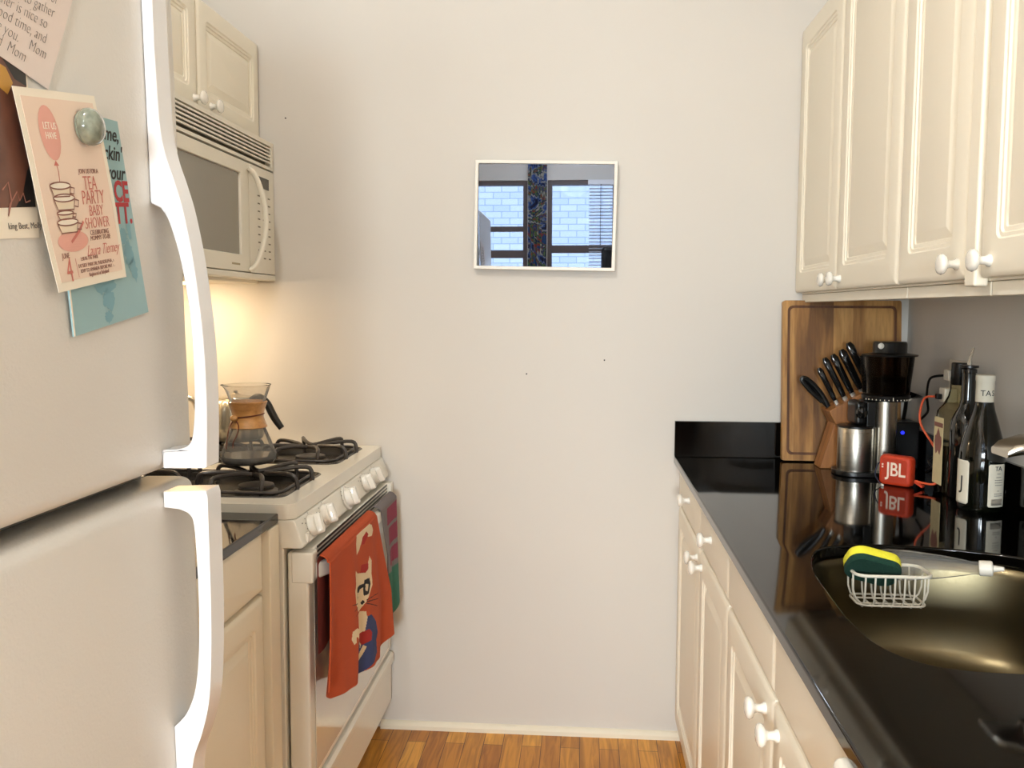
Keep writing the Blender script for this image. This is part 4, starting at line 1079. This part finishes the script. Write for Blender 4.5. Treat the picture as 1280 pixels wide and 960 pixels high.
def print_poly(S, poly, m, name, parent, d=.0009):
    """flat printed shape: poly in card (a,b), triangulated"""
    tris = tessellate_polygon([[Vector((a, b_, 0)) for a, b_ in poly]])
    mb = MB(); vs = [mb.bm.verts.new(S(a, b_, d)) for a, b_ in poly]
    for q in tris:
        try: mb.bm.faces.new([vs[i] for i in q])
        except ValueError: pass
    for f_ in mb.bm.faces: 
        f_.normal_update()
    return mb.build(name, m, parent, smooth=False, recalc=True)
def print_lines(S, polys, w, m, name, parent, d=.0010):
    mb = MB()
    for pl in polys:
        P_ = [Vector((a, b_, 0)) for a, b_ in pl]
        L_, R_ = [], []
        for i, p in enumerate(P_):
            tn = (P_[min(i+1, len(P_)-1)]-P_[max(i-1, 0)]); tn.normalize(); n_ = Vector((-tn.y, tn.x, 0))*w/2
            L_.append(mb.bm.verts.new(S(p.x+n_.x, p.y+n_.y*.75, d))); R_.append(mb.bm.verts.new(S(p.x-n_.x, p.y-n_.y*.75, d)))
        for i in range(len(P_)-1):
            mb.bm.faces.new((L_[i], L_[i+1], R_[i+1], R_[i]))
    return mb.build(name, m, parent, smooth=False)
def ctext(S, txt, a, b_, size, m, name, parent, d=.0010, **kw):
    o0 = Vector(S(a, b_, d)); xx = (Vector(S(a+.02, b_, d))-Vector(S(a-.02, b_, d))).normalized(); yy = (Vector(S(a, b_+.02, d))-Vector(S(a, b_-.02, d))).normalized()
    zz = xx.cross(yy).normalized(); yy = zz.cross(xx)
    return text_mesh(txt, size, basis(o0, xx, yy, zz), name, m, parent, extrude=.00008, **kw)
def ell(a, b_, ra, rb, n=24, t0=0, t1=2*PI): return [(a+ra*math.cos(t0+(t1-t0)*i/n), b_+rb*math.sin(t0+(t1-t0)*i/n)) for i in range(n + (0 if abs(t1-t0-2*PI) < 1e-6 else 1))]

# photo card
t, S = quad_card('photo_card', 'brown photo card with a white bottom border at the left edge of the fridge', 'card', [fpt(-110, 60), fpt(30, 60), fpt(48, 297), fpt(-95, 302)], .0004, None)
sheet(S, 'sheet', M['paper'], t)
sheet(S, 'photo_print', M['photo'], t, a0=.02, a1=.98, b0=.165, b1=.98, d0=.0006, d1=.0008)
print_poly(S, [(.72, .98), (.80, .98), (.98, .86), (.98, .80), (.86, .84)], M['photoblack'], 'photo_detail', t, .0010)
print_poly(S, [(.70, .93), (.78, .90), (.84, .82), (.78, .76), (.70, .80)], M['photogold'], 'photo_detail', t, .0010)
print_poly(S, [(.78, .166), (.98, .166), (.98, .42), (.92, .36), (.86, .24)], M['photoblack'], 'photo_detail', t, .0010)
print_lines(S, [[(.66, .26), (.72, .30), (.74, .20), (.70, .12), (.72, .18), (.80, .25), (.82, .20), (.86, .24), (.88, .19), (.93, .20)]], .012, mat('rose_gold_ink', (178, 120, 104), .4), 'script_lettering', t, .0012)
ctext(S, 'king Best, Molly', .86, .065, .0075, M['greyink'], 'lettering', t)
# handwritten note
c = [fpt(-60, -70), fpt(112, -60), fpt(60, 112), fpt(-90, 20)]
c = [fpt(-52, -105, .002), fpt(100, -35, .002), fpt(60, 112, .002), fpt(-100, 0, .002)]
t, S = quad_card('handwritten_note', 'tilted pinkish handwritten note at the top left of the fridge', 'note', c, .0018, None)
sheet(S, 'sheet', M['notepaper'], t)
lines = ['we are so', 'thinking of', 'you when you', 'bring home or', 'coming of', 'good luck', 'Dear Honey']
for i, tx in enumerate(('it was so fun and', 'wishing you lots of', 'You here to gather', 'Gather is nice so', 'if a good time, and', 'we love you.    Mom', 'Dad  Mom')):
    ctext(S, tx, .58, .80-.115*i, .0150, M['greyink'], 'handwriting', t, shear=.5, sx=.8, offset=-.00035)
# blue card
c = [fpt(60, 128, .004), fpt(146, 152, .004), fpt(185, 390, .004), fpt(92, 421, .004)]
t, S = quad_card('greeting_card', 'pale blue greeting card with black and red lettering tucked under the tea party card', 'card', c, .0030, None)
sheet(S, 'sheet', M['teal'], t, d0=0, d1=.0016)
sheet(S, 'folded_edge', M['paper'], t, a0=.0, a1=.015, d0=.0017, d1=.0019)
ctext(S, 'me,', .97, .925, .0200, M['ink'], 'lettering', t, d=.0019, align='RIGHT', shear=.25, offset=.0003)
ctext(S, "ckin'", .97, .830, .0200, M['ink'], 'lettering', t, d=.0019, align='RIGHT', shear=.25, offset=.0003)
ctext(S, 'your', .97, .735, .0200, M['ink'], 'lettering', t, d=.0019, align='RIGHT', shear=.25, offset=.0003)
ctext(S, 'CE', .985, .640, .0290, M['redink'], 'lettering', t, d=.0019, align='RIGHT', sx=.85, offset=.0009)
ctext(S, 'TT.', .985, .530, .0290, M['redink'], 'lettering', t, d=.0019, align='RIGHT', sx=.85, offset=.0009)
random.seed(3)
def blob(a, b_, ra, rb, k=26): return [(a+ra*(1+.28*random.uniform(-1, 1))*math.cos(2*PI*i/k), b_+rb*(1+.28*random.uniform(-1, 1))*math.sin(2*PI*i/k)) for i in range(k)]
for q in ((.46, .20, .13, .05), (.47, .12, .07, .05), (.44, .04, .05, .03), (.84, .33, .06, .07), (.88, .24, .05, .06), (.80, .42, .06, .04), (.90, .45, .03, .05)):
    print_poly(S, blob(*q), M['tealdark'], 'floral_print', t, .0019)
# tea party invitation
def curl(a, b_): return .0015 + .014*max(0, (.35-a*.4-b_*.7))**1.5*2 + .002*math.sin(b_*PI)
c = [fpt(15, 107, .008), fpt(117, 120, .0075), fpt(158, 346, .008), fpt(77, 366, .016)]
t, S = quad_card('invitation_card', 'cream and pink TEA PARTY invitation card held by a round glass magnet', 'card', c, .0060, None, curl=curl)
sheet(S, 'sheet', M['paper'], t, n=24)
sheet(S, 'tinted_panel', M['blush'], t, a0=.06, a1=.95, b0=.045, b1=.96, d0=.0006, d1=.0008, n=20)
print_poly(S, ell(.30, .79, .115, .135), M['balloon'], 'balloon_print', t, .0011)
print_poly(S, [(.30, .655), (.27, .63), (.33, .63)], M['pinkink'], 'balloon_knot', t, .0011)
print_lines(S, [[(.30, .64), (.31, .60), (.30, .55)]], .008, M['pinkink'], 'balloon_string', t)
ctext(S, 'LET US\nHAVE', .31, .80, .0085, M['paper'], 'lettering', t, d=.0013, sx=.8)
for (a, b_, w, h_) in ((.29, .50, .125, .05), (.31, .435, .13, .055), (.29, .375, .10, .03), (.30, .315, .13, .05)):
    print_poly(S, [(a-w, b_+h_*.6), (a+w, b_+h_*.6), (a+w*.7, b_-h_*.6), (a-w*.7, b_-h_*.6)], M['china'], 'teacup_print', t, .0012)
    print_poly(S, ell(a, b_+h_*.6, w, h_*.35), M['paper'], 'teacup_rim_print', t, .0014)
    print_lines(S, [ell(a, b_+h_*.6, w, h_*.35)+[(a+w, b_+h_*.6)], [(a-w, b_+h_*.6), (a-w*.75, b_-h_*.5), (a+w*.75, b_-h_*.5), (a+w, b_+h_*.6)], [(a+w, b_+h_*.4), (a+w*1.35, b_+h_*.3), (a+w*1.2, b_-h_*.3), (a+w*.85, b_-h_*.2)]], .009, M['browntext'], 'teacup_outline', t, .0016)
print_poly(S, ell(.33, .245, .20, .055), M['balloon'], 'saucer_print', t, .0011)
print_poly(S, ell(.35, .25, .13, .035), M['china'], 'saucer_well_print', t, .0012)
print_lines(S, [[(.30, .24), (.42, .29), (.50, .34)]], .02, M['pinkink'], 'spoon_print', t, .0016)
for tx, a, b_, sz, mm, kw in (('JOIN US FOR A', .69, .60, .0062, 'browntext', {}), ('TEA', .68, .535, .0190, 'pinkink', {}), ('PARTY', .69, .460, .0190, 'pinkink', {}), ('BABY', .70, .390, .0150, 'pinkink', {}),
        ('SHOWER', .69, .325, .0150, 'pinkink', {}), ('CELEBRATING', .70, .275, .0064, 'browntext', {}), ('MOMMY-TO-BE', .70, .245, .0064, 'browntext', {}), ('Laura Tierney', .71, .180, .0150, 'pinkink', {'shear': .5}),
        ('JUNE', .19, .175, .0070, 'browntext', {}), ('4', .20, .095, .032, 'pinkink', {}), ('1:00 IN THE PARK', .50, .145, .0050, 'browntext', {}), ('BAYSIDE PARK DR. PHILADELPHIA, PA', .60, .110, .0050, 'browntext', {}), ('RSVP TO AMANDA BEFORE MAY 14', .60, .082, .0050, 'browntext', {}), ('Registered at Babyland', .60, .056, .0050, 'browntext', {})):
    ctext(S, tx, a, b_, sz, M[mm], 'lettering', t, d=.0013, offset=-.0002 if sz > .014 else 0, sx=.72 if sz > .014 else .85, **kw)
print_lines(S, [[(.31, .155), (.31, .055)]], .006, M['pinkink'], 'divider_line', t)
# glass magnet
mc = fpt(104, 159, .010)
t = thing('glass_magnet', 'round clear glass cabochon magnet pinning the tea party card', 'magnet', tuple(FM @ Vector((.012, mc[0], mc[1]))))
mb = MB(); mb.lathe([(.0160, 0), (.0175, .002), (.0175, .006), (.016, .010), (.012, .0135), (.006, .0155), (.001, .016)], (.0125, mc[0], mc[1]), 'X', 32); mb.xf(FM); mb.build('glass_dome', mat('mottled_glass', (122, 128, 112), .04, coat=1, var=.95, vscale=90), t, angle=80)
mb = MB(); mb.lathe([(.0155, 0), (.0155, .0018)], (.0105, mc[0], mc[1]), 'X', 32); mb.xf(FM); mb.build('printed_backing', mat('mottled_print', (120, 124, 108), .3, var=.9, vscale=110), t)

# ------------------------------------------------------------------ lights
t = thing('ceiling_light', 'round white ceiling light fixture in the middle of the kitchen', 'ceiling light', (-.52, .38, ZC))
MB().lathe([(.16, 0), (.16, -.02), (.155, -.022)], (-.52, .38, ZC-.001), n=40).build('base', M['white'], t)
MB().lathe([(.15, -.023), (.148, -.045), (.12, -.07), (.06, -.085), (.001, -.088)], (-.52, .38, ZC), n=40).build('diffuser', M['lampshade'], t)
def area(name, loc, target, size, power, col, sy=None):
    l = bpy.data.lights.new(name, 'AREA'); l.energy = power; l.color = col; l.size = size
    if sy: l.shape = 'RECTANGLE'; l.size_y = sy
    o = bpy.data.objects.new(name, l); COL.objects.link(o); o.location = loc
    o.rotation_euler = (Vector(target)-Vector(loc)).to_track_quat('-Z', 'Y').to_euler(); return o
def point(name, loc, power, col, r):
    l = bpy.data.lights.new(name, 'POINT'); l.energy = power; l.color = col; l.shadow_soft_size = r
    o = bpy.data.objects.new(name, l); COL.objects.link(o); o.location = loc; return o
point('ceiling_lamp', (-.52, .38, ZC-.16), 34, (1, 1, .99), .06)
point('rear_fill', (-.1, -1.3, ZC-.3), 20, (1, 1, 1), .15)  # added fill from behind to lift the back wall; no fixture there
area('hood_lamp', (XL+.14, 2.36, ZM0-.022), (XL+.16, 2.45, .8), .10, 2.2, (1, .80, .54))
area('daylight_left_window', (-.80, YB-.14, 1.22), (-.7, -1.3, .35), .66, 50, (.84, .95, 1.06), .52)
area('daylight_right_window', (-.08, YB-.14, 1.22), (.0, -1.3, .35), .38, 102, (.86, .96, 1.06), .52)
sun = bpy.data.lights.new('sun', 'SUN'); sun.energy = 14.0; sun.color = (1, .96, .9); sun.angle = .01
so = bpy.data.objects.new('sun', sun); COL.objects.link(so); so.rotation_euler = Vector((.15, -.62, -.78)).to_track_quat('-Z', 'Y').to_euler()
w = bpy.data.worlds.new('world'); w.use_nodes = True; sc.world = w
w.node_tree.nodes['Background'].inputs[0].default_value = (.62, .78, 1, 1); w.node_tree.nodes['Background'].inputs[1].default_value = 1.2

sc.view_settings.view_transform = 'Standard'; sc.view_settings.look = 'None'; sc.view_settings.gamma = 1
sc.view_settings.use_curve_mapping = False
sc.view_settings.exposure = 0.04
sc.cycles.max_bounces = 10; sc.cycles.transparent_max_bounces = 12
sc.cycles.sample_clamp_indirect = 6
